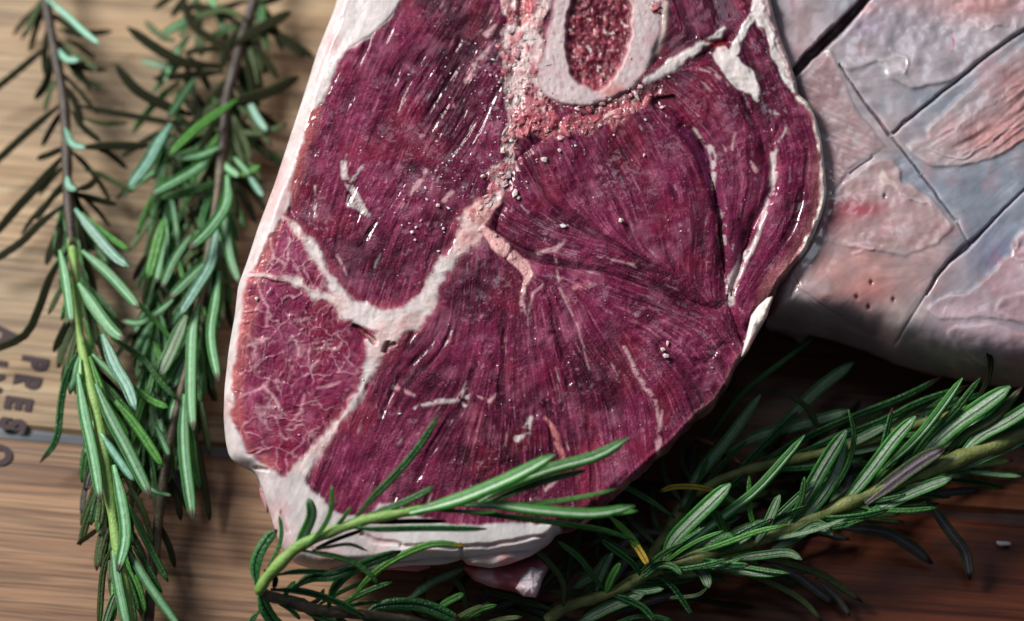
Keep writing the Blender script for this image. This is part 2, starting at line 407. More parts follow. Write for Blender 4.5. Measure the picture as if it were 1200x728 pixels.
M3 = ~(M1 | M1b | M2 | M4 | M5 | M6 | M7)

# tint of the lean
fold_pre = lambda f_: sstep(.4, .1, f_)
dk = np.array((0.040, 0.0030, 0.014)); md = np.array((0.165, 0.0130, 0.054)); lt = np.array((0.37, 0.095, 0.185)); red = np.array((0.22, 0.010, 0.030))
v = np.clip(0.33 + .25 * (n_px - .5) + 0.26 * (f2 - .5) + 0.14 * (f3 - .5) + 0.42 * (f1 - .5) + .2 * (f4 - .5) + 0.95 * (n_lo - .5) + 0.25 * (n_md - .5), 0, 1)
v = np.where(M2 | M1b, np.clip(0.50 + 0.3 * (n_md - .5) + 0.6 * (n_lo - .5) + 0.35 * (n_hi - .5), 0, 1), v)
darkp = lambda x, y, r, a: a * np.exp(-(((X - x) ** 2 + (Y - y) ** 2) / r ** 2))
v -= darkp(530, 30, 75, 0.22) + darkp(440, 300, 45, 0.16) + darkp(620, 175, 30, .15) + darkp(800, 20, 60, .15) + darkp(860, 110, 30, .1) + darkp(370, 580, 30, .1)
v += darkp(690, 240, 60, .08) + darkp(480, 130, 60, .06)
v = np.clip(v, 0, 1)
S.col[:] = dk + (md - dk) * sstep(0, .45, v)[..., None] + (lt - md) * sstep(.5, 1.0, v)[..., None]
S.paint(0.35 * sstep(.55, .75, vnoise(sh, 45, 12, 3)), red)
# fine pale fibre strands and flecks
S.paint(0.40 * sstep(.78, 1.1, f1) * (1 - .7 * (M2 | M1b)), (0.50, 0.20, 0.27))
S.paint(0.60 * sstep(.93, 1.2, f2) * sstep(.5, .8, n_md), (0.60, 0.28, 0.33))
S.paint(0.5 * sstep(.80, .95, vnoise(sh, 3, 21)) * sstep(.5, .75, n_md), (0.62, 0.33, 0.38))
rel = .45 + .9 * sstep(.35, .7, vnoise(sh, 70, 17, 2))
S.paint(.34 * sstep(.52, .78, vnoise(sh, 24, 19, 3)) * (1 - .5 * fold_pre(f3)), (0.40, 0.13, 0.21))
S.h += rel * (0.50 * (f3 - .5) + 0.42 * (f2 - .5) + 0.42 * (f1 - .5)) + 7 * (n_lo - .5) + 2.2 * (n_md - .5) + 0.5 * (n_hi - .5)
# folds where the fibres run deep
fold = sstep(.34, .08, f3) * sstep(.30, .55, vnoise(sh, 50, 13, 2)) * ~(M2 | M1b)
S.h -= 1.1 * fold; S.paint(.50 * fold, dk)
REC = np.zeros(sh)
for Mi, k_ in ((M1,4),(M1b,3),(M2,4),(M3,4),(M4,5),(M5,6),(M6,6),(M7,4)):      # each muscle swells a little between its seams
    rc_ = k_ * (1 - sstep(.5, 1.0, blur(Mi.astype(float), 9))) * Mi; S.h -= rc_; REC = REC + rc_
# smooth violet silverskin between the two right-hand muscles
vi = sstep(5, -3, pline(Xs, Ys, [(800,150,10),(818,172,16),(832,205,15),(843,240,14)])) * .8
S.paint(vi, (0.085, 0.010, 0.045)); S.h -= 2.5 * vi
vi2 = sstep(4, -3, pline(Xs, Ys, [(846,215,12),(856,260,18),(862,300,18),(856,330,10)])) * .6
S.paint(vi2, (0.17, 0.018, 0.065)); S.h += 1.0 * vi2
# marbled network of the two left muscles
def worley(cell, seed, sel):
    r = np.random.default_rng(seed); x0, x1, y0, y1 = X[sel].min(), X[sel].max(), Y[sel].min(), Y[sel].max()
    n = int((x1 - x0) * (y1 - y0) / cell ** 2); pts = r.random((n, 2)) * (x1 - x0, y1 - y0) + (x0, y0)
    xs = (X + 20 * wx)[sel]; ys = (Y + 20 * wy)[sel]; d1 = np.full(xs.shape, 1e9); d2 = d1.copy()
    for qx, qy in pts:
        d = np.hypot(xs - qx, (ys - qy)); d2 = np.minimum(d2, np.maximum(d1, d)); d1 = np.minimum(d1, d)
    out = np.full(sh, 99.0); out[sel] = d2 - d1; return out
sel = M2 | M1b; wa = worley(24, 5, sel); wb = worley(10, 6, sel)
S.paint(.60 * sstep(3.0, -.4, wa + 2.4 * (n_hi - .4)) * sstep(.26, .6, vnoise(sh, 20, 14, 2)) * sel, (0.64, 0.36, 0.41))
S.paint(.46 * sstep(1.8, .0, wb + 1.6 * (n_hi - .3)) * sstep(.45, .7, vnoise(sh, 14, 15, 2)) * sel, (0.55, 0.25, 0.30))
S.h += sel * (0.8 * sstep(3, 0, wa) - .6 * sstep(2, 0, wb)) - 0.0
# yellowish red dried margin along the left fat
mar = sstep(36, 14, S.edge) * (X < 420) * (Y > 120) * sstep(.25, .6, n_md + .15)
S.paint(.75 * mar * (M2 | M1b | M1), (0.43, 0.125, 0.115))
def vein(pts, col=(0.72, 0.52, 0.52), a=.9, up=.8, soft=2.0, X_=None, brk=0.0):
    d = pline(Xs if X_ is None else X_, Ys if X_ is None else Yw, pts); m = a * sstep(soft * .5, -soft * .6, d)
    if brk: m = m * sstep(brk - .12, brk + .1, vnoise(sh, 7, int(pts[0][0]) % 97, 2))
    S.paint(m, col); S.h += up * m; return m
PK = (0.70, 0.42, 0.45); WH = (0.72, 0.63, 0.62); SAL = (0.62, 0.22, 0.22)
for pts in ([(285,405,3),(300,402,4),(313,398,3)],[(280,466,2),(310,455,4),(323,468,5),(328,478,5),(335,486,2)],[(300,478,2),(328,477,4)],[(338,500,2),(353,480,3),(357,463,2)],
            [(373,456,2),(388,452,5),(398,447,2)],[(370,408,3),(395,409,4),(400,402,3)],[(343,395,3),(351,408,3),(352,418,2)],[(320,300,3),(335,310,4),(330,322,3)],[(318,280,3),(320,300,3),(312,311,3)],
            [(300,330,2),(306,350,3),(314,362,3),(312,382,3)],[(345,375,4),(362,373,3)],[(338,280,3),(338,305,3)]):
    vein(pts, PK, .5, .15, 3.0)
for pts, c in (([(403,190,6),(404,205,8),(414,224,9),(425,244,9)], WH),([(412,212,3),(423,197,4)], WH),([(408,240,6),(420,242,12),(432,252,7)], WH),([(370,218,4),(372,240,7),(369,252,7)], WH),
            ([(650,300,2),(655,335,3),(680,390,2),(690,432,2)], PK),([(732,408,4),(745,435,6),(768,470,5),(773,502,3)], PK),([(630,298,4),(650,293,6),(663,282,4)], PK),([(637,274,2),(641,292,3)], PK),
            ([(486,478,3),(515,470,6),(535,470,4),(548,460,8),(545,475,5)], WH),([(606,515,7),(617,505,11),(621,490,5)], WH),([(640,490,4),(652,512,9),(660,540,6)], SAL),([(460,455,4),(485,462,5)], PK),
            ([(612,345,6),(613,362,5)], PK),([(672,338,6),(690,333,6)], SAL),([(812,150,3),(826,172,5)], WH),([(833,175,9),(838,195,6),(836,222,3)], WH),([(842,240,2),(848,256,5),(850,285,4)], WH),
            ([(922,150,2),(908,180,4)], WH),([(905,180,6),(908,200,9),(903,225,5),(893,262,4),(884,285,6),(872,302,9),(858,330,15),(855,352,11)], WH),([(640,330,4),(625,345,3),(618,380,3)], PK),
            ([(560,465,2),(572,470,5),(580,462,3)], PK),([(776,480,2),(770,520,7),(772,535,4)], PK),([(820,80,2),(845,92,4),(835,98,2)], PK),([(862,155,3),(858,178,4)], PK),([(880,190,4),(886,200,6)], PK),
            ([(470,245,2),(490,215,6),(500,200,5)], PK),([(395,300,3),(410,330,2)], PK),([(520,235,6),(530,225,5)], PK),([(570,40,8),(580,30,5)], PK),([(555,75,7),(575,55,3)], PK),([(545,95,6),(555,85,9)], PK),
            ([(905,130,5),(920,131,6)], WH),([(465,560,4),(480,540,3)],PK),([(640,575,4),(655,560,3)],PK),([(700,300,2),(745,312,3)],PK)):
    vein(pts, c, .68, .35, 3.2, brk=.40)
r_ = random.Random(4)                       # short broken strands along the grain
for _ in range(230):
    x, y = r_.uniform(330, 940), r_.uniform(-60, 600); ix, iy = int(x - 240), int(y + 185)
    if S.edge[iy, ix] < 22 or sel[iy, ix]: continue
    L_ = r_.uniform(5, 20); pts = [(x, y, r_.uniform(.4, 1.6))]
    for _k in range(3):
        a_ = ang[min(879, max(0, int(y + 185))), min(749, max(0, int(x - 240)))]
        if math.sin(a_) < 0: a_ += math.pi
        x += math.cos(a_) * L_ / 3; y += math.sin(a_) * L_ / 3; pts.append((x, y, r_.uniform(.6, 2.2)))
    vein(pts, r_.choice((PK, WH, (0.45, 0.16, 0.22))), r_.uniform(.15, .5), .2, 2.4)

# fat seams
lab = np.where(M1, 1, np.where(M1b, 2, np.where(M2, 3, np.where(M4, 5, np.where(M5, 6, np.where(M6, 7, np.where(M7, 8, 4)))))))
seam = [(586,232,12),(565,246,22),(551,265,26),(545,284,20),(532,300,14),(515,316,13),(505,335,17),(495,358,20),(480,374,26),(458,380,34),(430,372,26),(402,356,18),(375,345,11),(352,333,10),(330,325,5),(310,322,4),(290,322,10)]
seam2 = [(458,385,30),(444,402,22),(438,420,12),(428,446,8),(418,466,7),(408,484,8),(390,505,6),(376,520,8),(358,544,16),(345,557,22)]
seam3 = [(330,256,4),(345,268,8),(362,286,10),(376,305,9),(386,326,9),(396,342,12),(408,352,12)]
fm = np.maximum.reduce([sstep(4.2, -3.2, pline(Xw, Yw, p) + 4 * (n_hi - .5) + 9 * (n_md - .5)) for p in (seam, seam2, seam3)])
sf = np.maximum.reduce([sstep(13, -2, pline(Xw, Yw, p) + 9 * (n_md - .5)) for p in (seam, seam2, seam3)]); S.paint(.4 * sf * (1 - fm), (0.42, 0.09, 0.13))
pk = sstep(.35, .75, vnoise(sh, 26, 31, 3)) * .5 + .8 * np.exp(-(((X - 575) ** 2 + (Y - 250) ** 2) / 45 ** 2))
fcol = np.array(WH) + (np.array((0.72, 0.40, 0.38)) - WH) * np.clip(pk, 0, 1)[..., None]
S.paint(fm, fcol); S.h += np.maximum(fm, sf) * REC; S.h -= fm * (.8 * (S.h - blur(S.h, 9))); cr_ = sstep(300, 250, Y); tq = vnoise(sh, 9, 41, 3); S.h += fm * (0.4 + 2.0 * (n_md - .5) + .7 * (n_hi - .5) + cr_ * 2.5 * (tq - .5)); S.paint(fm * cr_ * .8 * sstep(.52, .68, tq), (0.42, 0.10, 0.12)); S.paint(fm * .35 * sstep(.6, .8, n_md), (0.52, 0.22, 0.24)); lab[fm > .5] = 10
crack = sstep(1.6, 0, pline(Xw, Yw, [(415,383,2),(428,392,3),(440,402,2)])) + sstep(1.2, 0, pline(Xw, Yw, [(455,402,2),(452,412,3),(462,400,2)]))
S.h -= 5 * crack; S.paint(np.clip(.7 * crack, 0, 1), (0.25, 0.08, 0.08))
# salmon branch of the seam
br = sstep(1.5, -1.5, pline(Xw, Yw, [(565,268,10),(582,284,13),(597,296,15),(610,310,16),(617,322,9),(613,345,5)]))
S.paint(br, np.array((0.78, 0.42, 0.41)) * (0.75 + .5 * n_md[..., None])); S.h += br * (1.2 + 3 * (n_md - .5)); lab[br > .5] = 11
sal = sstep(10, -4, pline(Xs, Ys, [(540,320,4),(480,364,6),(440,360,3)]))
S.paint(.45 * sal * (1 - fm) * M1, (0.5, 0.11, 0.12))
# crumbly connective tissue around the bone
Xt, Yt = X + 30 * wx, Y + 26 * wy
tis = sstep(3, -3, pline(Xt, Yt, [(620,-60,40),(612,0,44),(614,40,44),(618,80,46),(612,115,48),(606,140,36),(600,165,24),(598,190,20),(588,208,18),(583,228,20)]))
tis2 = sstep(3, -3, pline(Xt, Yt, [(600,145,14),(640,140,34),(662,152,20),(690,142,22),(722,128,22),(750,118,24),(770,110,10)]))
tn = vnoise(sh, 9, 41, 3); tn2 = vnoise(sh, 5, 42, 2)
tcol = np.array((0.72, 0.54, 0.53)) + (np.array((0.50, 0.15, 0.18)) - (0.72, 0.54, 0.53)) * sstep(.40, .66, tn)[..., None]
S.paint(tis, tcol); S.paint(tis2, np.array((0.42, 0.085, 0.115)) * (.3 + 1.2 * tn[..., None]) + np.array((0.30, 0.27, 0.26)) * sstep(.5, .8, tn2)[..., None])
hole = tis * sstep(.60, .72, tn2) * sstep(.4, .6, n_md) + tis2 * sstep(.55, .68, tn2)
S.paint(np.clip(.75 * hole, 0, 1), (0.10, 0.006, 0.018))
S.h -= np.maximum(tis, tis2) * .7 * (S.h - blur(S.h, 9)); S.h += tis * (1 + 4.5 * (tn - .5) + 1.5 * (tn2 - .5)) + tis2 * (1.5 + 5 * (tn - .5) + 2 * (tn2 - .5)) - 1.5 * hole
lab[tis > .5] = 11; lab[tis2 > .5] = 11
pit = sstep(2, -3, pline(Xw, Yw, [(612,-20,14),(613,10,14),(612,28,6)])); S.paint(.8 * pit, (0.35, 0.04, 0.05)); S.h -= 5 * pit
fib = sstep(2, -4, pline(Xs, Ys, [(644,-30,14),(634,20,16),(628,60,14),(634,90,8)]))
S.paint(.8 * fib * sstep(.4, .6, lic(vnoise(sh, 3, 44), np.full(sh, math.radians(108)), 10)), (0.80, 0.68, 0.64))
for x, y, r0, a0 in ((645,184,22,.5),(760,106,18,.6),(655,128,12,.5),(515,258,9,.5)):
    m = a0 * np.exp(-(((X - x) / r0) ** 2 + ((Y - y) / (r0 * .6)) ** 2)) * (1 - tis) * (1 - .6 * tis2); S.paint(m, (0.05, 0.003, 0.012)); S.h -= 2 * m
# bone and marrow
bo = [(660,-40),(652,-10),(648,20),(642,50),(633,75),(631,98),(641,113),(664,121),(692,123),(714,117),(735,103),(752,84),(766,60),(775,35),(777,8),(772,-25),(750,-55),(712,-66),(680,-58)]
bi = [(672,-5),(664,20),(662,45),(664,66),(671,86),(681,100),(695,107),(709,101),(722,89),(734,66),(741,40),(740,12),(732,-18),(710,-33),(688,-25)]
bm = inpoly(X + 9 * wx, Y + 9 * wy, bo); mm = inpoly(X + 7 * wx + 3 * (n_hi - .5), Y + 7 * wy, bi)
bmf = blur(bm.astype(float), 2); mmf = blur(mm.astype(float), 1)
S.paint(bmf, np.array((0.52, 0.42, 0.45)) + (np.array((0.68, 0.565, 0.545)) - (0.52, 0.42, 0.45)) * n_lo[..., None])
S.paint(bmf * .5 * sstep(.5, .8, n_md), (0.60, 0.34, 0.39)); S.paint(bmf * .5 * sstep(.72, .85, vnoise(sh, 3, 58)), (0.40, 0.16, 0.20)); S.paint(bmf * .6 * sstep(.75, .5, blur(bm.astype(float), 4)), (0.62, 0.40, 0.41)); S.paint(bmf * .55 * sstep(.05, .4, blur(mm.astype(float), 4)), (0.60, 0.30, 0.33)); S.paint(bmf * gauss_(X, Y, 722, 108, 14, 10), (0.60, 0.24, 0.22))
bn = vnoise(sh, 5, 51, 2)
mcol = np.array((0.12, 0.011, 0.026)) + (np.array((0.36, 0.075, 0.10)) - (0.12, 0.011, 0.026)) * sstep(.42, .8, bn)[..., None]
S.paint(mmf, mcol); S.paint(mmf * .8 * sstep(.80, .9, vnoise(sh, 4, 52)), (0.80, 0.62, 0.62)); S.paint(mmf * .7 * darkp(715, 20, 40, 1) * sstep(.3, .6, n_md), (0.06, 0.004, 0.012))
d_in = blur(mm.astype(float), 5)
S.h = S.h * (1 - .8 * bmf) + bmf * (1.3 + .8 * (n_hi - .5)) - mmf * (3.5 + 2.5 * d_in) + mmf * (3.6 * (bn - .5) + 4 * (n_md - .5))
rimr = sstep(6, 0, np.abs(pline(X, Y, [(735,103,1),(752,84,1),(768,60,1),(778,35,1),(780,5,1)]))) * (1 - bmf)
S.paint(.8 * rimr, (0.66, 0.52, 0.48)); S.h += 2 * rimr
gap_ = sstep(4, 0, np.abs(pline(Xs, Ys, [(641,116,1),(664,125,1),(692,127,1),(716,121,1),(737,107,1)]))) * (1 - bmf); S.paint(.6 * gap_ * sstep(.4, .55, tn), (.1, .01, .02)); S.h -= 3 * gap_
lab[bm] = 12; lab[mm] = 13
# white tissue between the right-hand muscles
ws = [[(758,96,8),(775,84,10),(798,68,11),(822,52,9),(840,44,9),(848,34,7)], [(845,62,16),(858,78,26),(872,92,24),(883,106,12),(888,116,4)], [(858,66,12),(866,46,10),(877,30,11),(886,20,9)],
      [(882,-20,8),(888,10,12),(900,40,10),(910,66,9),(918,90,7),(930,108,6)]]
wm = np.maximum.reduce([sstep(1.5, -1.5, pline(Xw, Yw, p)) for p in ws])
S.paint(wm, np.array((0.74, 0.66, 0.64)) * (0.85 + .3 * n_md[..., None])); S.paint(wm * .5 * sstep(.5, .7, tn) * (Y < 75) * (X < 850), (0.62, 0.26, 0.26)); wmb = np.maximum.reduce([sstep(14, 0, pline(Xw, Yw, p)) for p in ws]); S.h += wmb * REC * .9 + wm * (.8 + 3 * (n_md - .5)); lab[wm > .5] = 16
blood = sstep(2, -2, pline(Xw, Yw, [(824,46,4),(836,52,8),(848,50,6)])); S.paint(blood * .9, (0.20, 0.006, 0.012)); S.h -= 3 * blood
# grooves between muscles
def groove(pts, d=4, a=.75):
    m = sstep(4.5, -2.5, pline(Xw, Yw, pts) + 4 * (n_hi - .5)); S.h[:] -= .38 * d * m; S.paint(.5 * a * m, (0.075, 0.005, 0.018))
groove([(852,352,5),(830,362,6),(805,360,4),(780,352,2)]); groove([(848,250,3),(846,290,4),(850,330,3)], 4); groove([(770,112,5),(790,130,6),(806,150,4)], 4)
groove([(915,140,2),(905,165,4),(896,150,3)], 3); groove([(640,330,2),(655,400,4),(668,450,3)], 4); groove([(575,420,2),(585,460,4)], 3); groove([(676,205,3),(690,235,5),(694,250,3)], 3.5); groove([(655,200,3),(668,225,3)], 3)
groove([(640,150,2),(680,165,3)],2); groove([(705,210,2),(716,240,3)],3); groove([(730,205,2),(745,240,2)],2); groove([(800,430,3),(770,420,4),(745,400,2)],3); groove([(860,400,4),(840,410,5),(820,430,3)],4); groove([(690,440,3),(715,480,4)],3)

# outer fat: rim on the left, flap at the top left, broad apron at the bottom, thin skin at the right
inner = [(478,-30),(470,0),(456,20),(432,44),(406,62),(394,80),(386,104),(375,120),(363,132),(357,160),(350,185),(340,215),(336,243),(326,258),(313,282),(300,306),(290,322),(288,335),(286,360),(279,400),(273,440),(272,480),(280,508),(291,530),(311,546),
 (334,561),(345,552),(356,560),(364,576),(380,590),(402,603),(428,604),(446,590),(470,592),(490,606),(520,614),(560,617),(600,616),(640,616),(652,613)]
rimpoly = inner + [(660,640),(640,680),(500,700),(300,700),(240,560),(240,350),(330,100),(380,-100),(470,-100)]
rim = inpoly(Xw, Yw, rimpoly); rimf = blur(rim.astype(float), 1)
rc = np.array((0.64, 0.575, 0.575)) + (np.array((0.62, 0.40, 0.41)) - (0.64, 0.575, 0.575)) * (sstep(.45, .8, vnoise(sh, 30, 61, 3)) * .8)[..., None]
rc = rc * .92 * (1 + .26 * (lic(vnoise(sh, 3, 62), np.full(sh, math.radians(115)), 14) - .5) + .16 * (n_hi - .5))[..., None]
S.paint(rimf, rc)
band = rimf * sstep(608, 620, Y + 3 * wy) * sstep(430, 470, X); S.paint(band * .8, (0.74, 0.72, 0.72))
S.h -= rimf * .9 * (S.h - blur(S.h, 10)); S.h += rimf * (1.0 + 2.5 * (vnoise(sh, 34, 63, 2) - .5) + 0.35 * (n_hi - .5))
for pts, d in (([(462,15,2),(440,40,3),(412,58,3),(398,78,2),(388,105,2),(376,125,2)], 2.5), ([(400,20,2),(385,55,3),(370,95,2)], 1.5), ([(402,0,1),(407,-10,4)], 3),
               ([(268,470,2),(277,478,1)], 2), ([(300,548,3),(312,550,2)], 4), ([(425,625,3),(440,634,4),(470,638,2)], 2.5), ([(360,640,2),(390,652,2)], 2), ([(330,600,2),(338,622,3)], 2),
               ([(470,640,2),(540,642,3),(600,636,3),(640,628,2)], 3), ([(540,640,2),(541,656,3)], 3)):
    m = sstep(2.5, -1, pline(Xs, Ys, pts)) * rimf; S.h -= d * m; S.paint(.45 * m, (0.50, 0.26, 0.28))
lab[rim] = 14
# thin yellow-white skin along the right edge
sk = sstep(9, 3, S.edge + 5 * (n_md - .5)) * sstep(680, 740, X) * sstep(605, 560, Y)
S.paint(.6 * sk * sstep(.4, .65, n_md), np.array((0.50, 0.22, 0.20))); S.h += sk * 1.0
pkm = sstep(26, 8, S.edge + 8 * wx) * (X > 860) * sstep(150, 230, Y) * (Y < 360); S.paint(.4 * pkm, (0.55, 0.22, 0.21))
we = sstep(3, -2, pline(Xw, Yw, [(935,114,3),(947,119,8),(957,140,7),(963,170,5),(967,200,5),(967,230,5),(956,268,5),(940,298,4)])); S.paint(we, (0.80, 0.74, 0.66)); S.h += 2 * we
rj = sstep(2, -2, pline(Xw, Yw, [(898,0,14),(912,35,14),(924,70,14),(933,100,12)])); S.paint(rj * .8, np.array((0.66, 0.50, 0.50)) * (.8 + .4 * tn[..., None])); S.h += rj * 5 * (tn - .3); lab[(rj > .5)] = 14
# rounded shoulder of the cut
rt = sstep(700, 760, X); S.h -= (16 * np.clip(1 - S.edge / 15, 0, 1.3) ** 2) * (1 - rt) + rt * 5 * np.clip(1 - S.edge / 6, 0, 1.3) ** 2
S.h -= 5 * np.clip(1 - S.edge / 60, 0, 1) ** 2 * sstep(580, 520, Y) * (1 - rt)
S.lab = lab
wf = .22 + .5 * sstep(.45, .7, vnoise(sh, 34, 71, 3))
for x, y, rx, ry in ((570,90,45,60),(560,200,45,35),(500,90,30,30),(650,268,50,16),(690,320,70,40),(560,330,60,40),(480,440,40,20),(820,430,45,45),(925,250,30,40),(700,200,60,40),(440,270,60,40),(380,130,40,50),(590,560,60,40),(760,420,50,40)):
    wf = np.maximum(wf, (.25 + sstep(.35, .6, n_md)) * np.exp(-(((X - x) / rx) ** 2 + ((Y - y) / ry) ** 2)))
S.wet = np.clip(np.where(M2 | M1b, .35 * wf, wf), 0, 1) * (1 - .5 * rimf) * (1 - .6 * bmf)
S.build(700, steak, {1: ('muscle', M_MEAT, None, None), 2: ('muscle', M_MEAT, None, 'small marbled muscle above the white seam'), 3: ('muscle', M_MEAT, None, 'finely marbled rosy muscle at the lower left'),
  4: ('muscle', M_MEAT, None, None), 5: ('muscle', M_MEAT, None, None), 6: ('muscle', M_MEAT, None, None), 7: ('muscle', M_MEAT, None, None), 8: ('muscle', M_MEAT, None, None),
  10: ('fat_seam', M_FAT, None, None), 11: ('sinew', M_SINEW, None, None), 12: ('bone', M_BONE, None, None), 13: ('marrow', M_MARROW, 12, None), 14: ('fat_rim', M_FAT, None, None), 16: ('fat_seam', M_FAT, None, 'white fat between the two right-hand muscles'), 15: ('outer_skin', M_FAT, None, None)},
  dict(label=15, bulge=0.0012, inset=0.014, rough=0.0022, mix=.5, col=(0.52, 0.26, 0.26)))

# ------------------------------------------------------------------ small loose lumps that belong to the steak
def lump(name, poly, z_top, thick, mat, col, parent, seed, N=40, col2=None, drop=1.0, tilt=0.0):
    poly = np.array(poly, float); c = poly.mean(0); R = radius_fn(poly, c); rho, ph, q, loop = disc_grid(N)
    r = rho * R(ph); px = c[0] + r * np.cos(ph); py = c[1] + r * np.sin(ph); n = len(px)
    nz = vnoise((400, 400), 60, seed, 3, .4); x_ = (px - px.min()) / np.ptp(px) * 250 + 50; y_ = (py - py.min()) / np.ptp(px) * 250 + 50
    g = bil(nz, x_, y_) - .5
    dome = np.sqrt(np.clip(1 - rho ** 3, 0, 1))
    zt = z_top - thick * .5 * (1 - dome) * drop + g * thick * .30 * dome - tilt * (py - c[1])
    top = P(px, py, zt); bot = P(px, py, zt - thick * (.25 + .75 * dome) * .9) ; bot[loop] = top[loop] - (0, 0, 1e-4)
    V = np.vstack([top, bot]); a = top[q[0]]
    if np.cross(a[2] - a[0], a[3] - a[1])[2] < 0: q = q[:, ::-1]
    lp = np.stack([loop, np.roll(loop, -1), np.roll(loop, -1) + n, loop + n], -1)
    Q = np.vstack([q, q[:, ::-1] + n, lp]); t = np.array(col) * (1 + .5 * g[:, None])
    if col2 is not None: t = t * (1 - sstep(0, .15, g)[:, None]) + np.array(col2) * sstep(0, .15, g)[:, None]
    L = np.array(parent.location) if hasattr(parent, "location") else np.array(parent); me = mesh(name, V - L, Q, True, {"tint": np.clip(np.vstack([t, t * .9]), 0, 1)})
    return link(name, me, parent, mat=mat) if hasattr(parent, "location") else link(name, me, None, loc=parent, mat=mat)
lump('fat_flap', [(906,347),(899,349),(888,359),(880,370),(875,392),(868,420),(876,412),(889,388),(899,371)], 0.0475, 0.005, M_FAT, (0.78, 0.72, 0.68), steak, 3)
lump('fat_lump', [(543,643),(541,655),(548,662),(575,666),(595,662),(622,652),(640,640),(630,634),(590,638),(560,642)], 0.0265, 0.009, M_FAT, (0.78, 0.60, 0.58), steak, 5, col2=(0.70, 0.38, 0.38))
lump('fat_lump', [(430,648),(480,645),(538,643),(541,656),(520,662),(480,663),(440,668),(400,674),(380,668)], 0.0255, 0.008, M_FAT, (0.76, 0.62, 0.60), steak, 6)
lump('meat_scrap', [(540,664),(580,660),(622,650),(640,648),(645,662),(636,680),(630,700),(612,699),(604,694),(575,688),(555,680)], 0.0205, 0.012, M_FAT, (0.40, 0.10, 0.13), steak, 8, col2=(0.58, 0.34, 0.40))
lump('meat_scrap', [(604,690),(610,676),(622,664),(638,668),(634,684),(628,700),(614,699)], 0.0225, 0.006, M_FAT, (0.70, 0.58, 0.64), steak, 9)
lump('meat_scrap', [(470,655),(500,655),(505,665),(490,670),(462,668),(440,668)], 0.0205, 0.007, M_FAT, (0.52, 0.18, 0.22), steak, 10)
lump('meat_scrap', [(301,556),(308,552),(315,572),(319,590),(313,602),(305,582)], 0.0245, 0.006, M_FAT, (0.50, 0.26, 0.29), steak, 12)
lump('meat_scrap', [(655,612),(672,610),(690,602),(700,604),(680,618),(660,622)], 0.027, 0.006, M_FAT, (0.62, 0.28, 0.30), steak, 14)
# ragged chunks of sinew and fat torn up round the bone and down the seam: past counting, one mass
def ball(n1=6, n2=8):
    v = [(0, 0, 1)]; f = []
    for i in range(1, n1):
        for j in range(n2):
            a = math.pi * i / n1; b = 2 * math.pi * j / n2; v.append((math.sin(a) * math.cos(b), math.sin(a) * math.sin(b), math.cos(a)))
    v.append((0, 0, -1)); L_ = len(v) - 1
    for j in range(n2): f.append((0, 1 + j, 1 + (j + 1) % n2)); f.append((L_, L_ - n2 + (j + 1) % n2, L_ - n2 + j))
    for i in range(n1 - 2):
        for j in range(n2):
            a = 1 + i * n2 + j; b = 1 + i * n2 + (j + 1) % n2; f.append((a, a + n2, b + n2)); f.append((a, b + n2, b))
    return np.array(v), f
bv, bf = ball(); VV = []; FF = []; TT = []; k = 0
paths = [([(612,0),(612,40),(612,80),(606,115),(600,140)], 18, 26, 0), ([(604,140),(598,165),(600,190),(590,205),(584,225)], 8, 16, 1), ([(606,148),(630,146),(655,154),(690,144),(722,130),(750,120),(772,112)], 9, 46, 2), ([(584,225),(566,245),(550,262)], 10, 6, 1),
         ([(565,268),(582,284),(600,297),(614,312)], 6, 5, 1), ([(770,20),(768,8),(775,0)], 5, 8, 2), ([(636,110),(650,124),(690,128),(730,116),(758,96)], 5, 34, 3)]
cols = [[(0.70,0.52,0.52),(0.66,0.40,0.41),(0.70,0.58,0.56),(0.50,0.20,0.23)], [(0.70,0.46,0.45),(0.68,0.36,0.36),(0.70,0.54,0.52),(0.55,0.22,0.23)], [(0.56,0.15,0.17),(0.64,0.26,0.27),(0.42,0.07,0.10),(0.68,0.40,0.39)], [(0.66,0.50,0.48),(0.36,0.07,0.09),(0.60,0.26,0.26)]]
for pts, sp, n, ci in paths:
    pts = np.array(pts, float)
    for _ in range(n):
        u = rng.uniform(0, len(pts) - 1); i = min(int(u), len(pts) - 2); x, y = pts[i] + (pts[i + 1] - pts[i]) * (u - i) + rng.normal(0, sp * .55, 2)
        ix, iy = int(x - 240), int(y + 185)
        if mm[iy, ix]: continue
        s_ = rng.choice([2.0, 3.0, 4.4, 6.0], p=[.3, .35, .25, .1]); z = plane_z(x, y, SZ, SS) + (S.h[iy, ix] - s_ * .16) * U
        v = bv * (1 + .55 * (rng.random(len(bv))[:, None] - .5)); st_ = np.array((rng.uniform(.7, 2.3), rng.uniform(.45, 1.0), rng.uniform(.25, .45))); v = v * st_ * s_ * U
        a = rng.uniform(0, 6.3); v = np.stack([v[:, 0] * math.cos(a) - v[:, 1] * math.sin(a), v[:, 0] * math.sin(a) + v[:, 1] * math.cos(a), v[:, 2]], -1)
        VV.append(v + P(x, y, z) - np.array(steak.location)); FF.extend([tuple(i_ + k for i_ in f_) for f_ in bf]); k += len(bv)
        TT.append(np.array(cols[ci][rng.integers(len(cols[ci]))]) * (1 + .35 * (rng.random(len(bv))[:, None] - .5)))
link('torn_sinew', mesh('torn_sinew', np.vstack(VV), FF, True, {'tint': np.clip(np.vstack(TT), 0, 1), 'wet': np.full(k, .6)}), steak, mat=M_SINEW, kind='stuff')
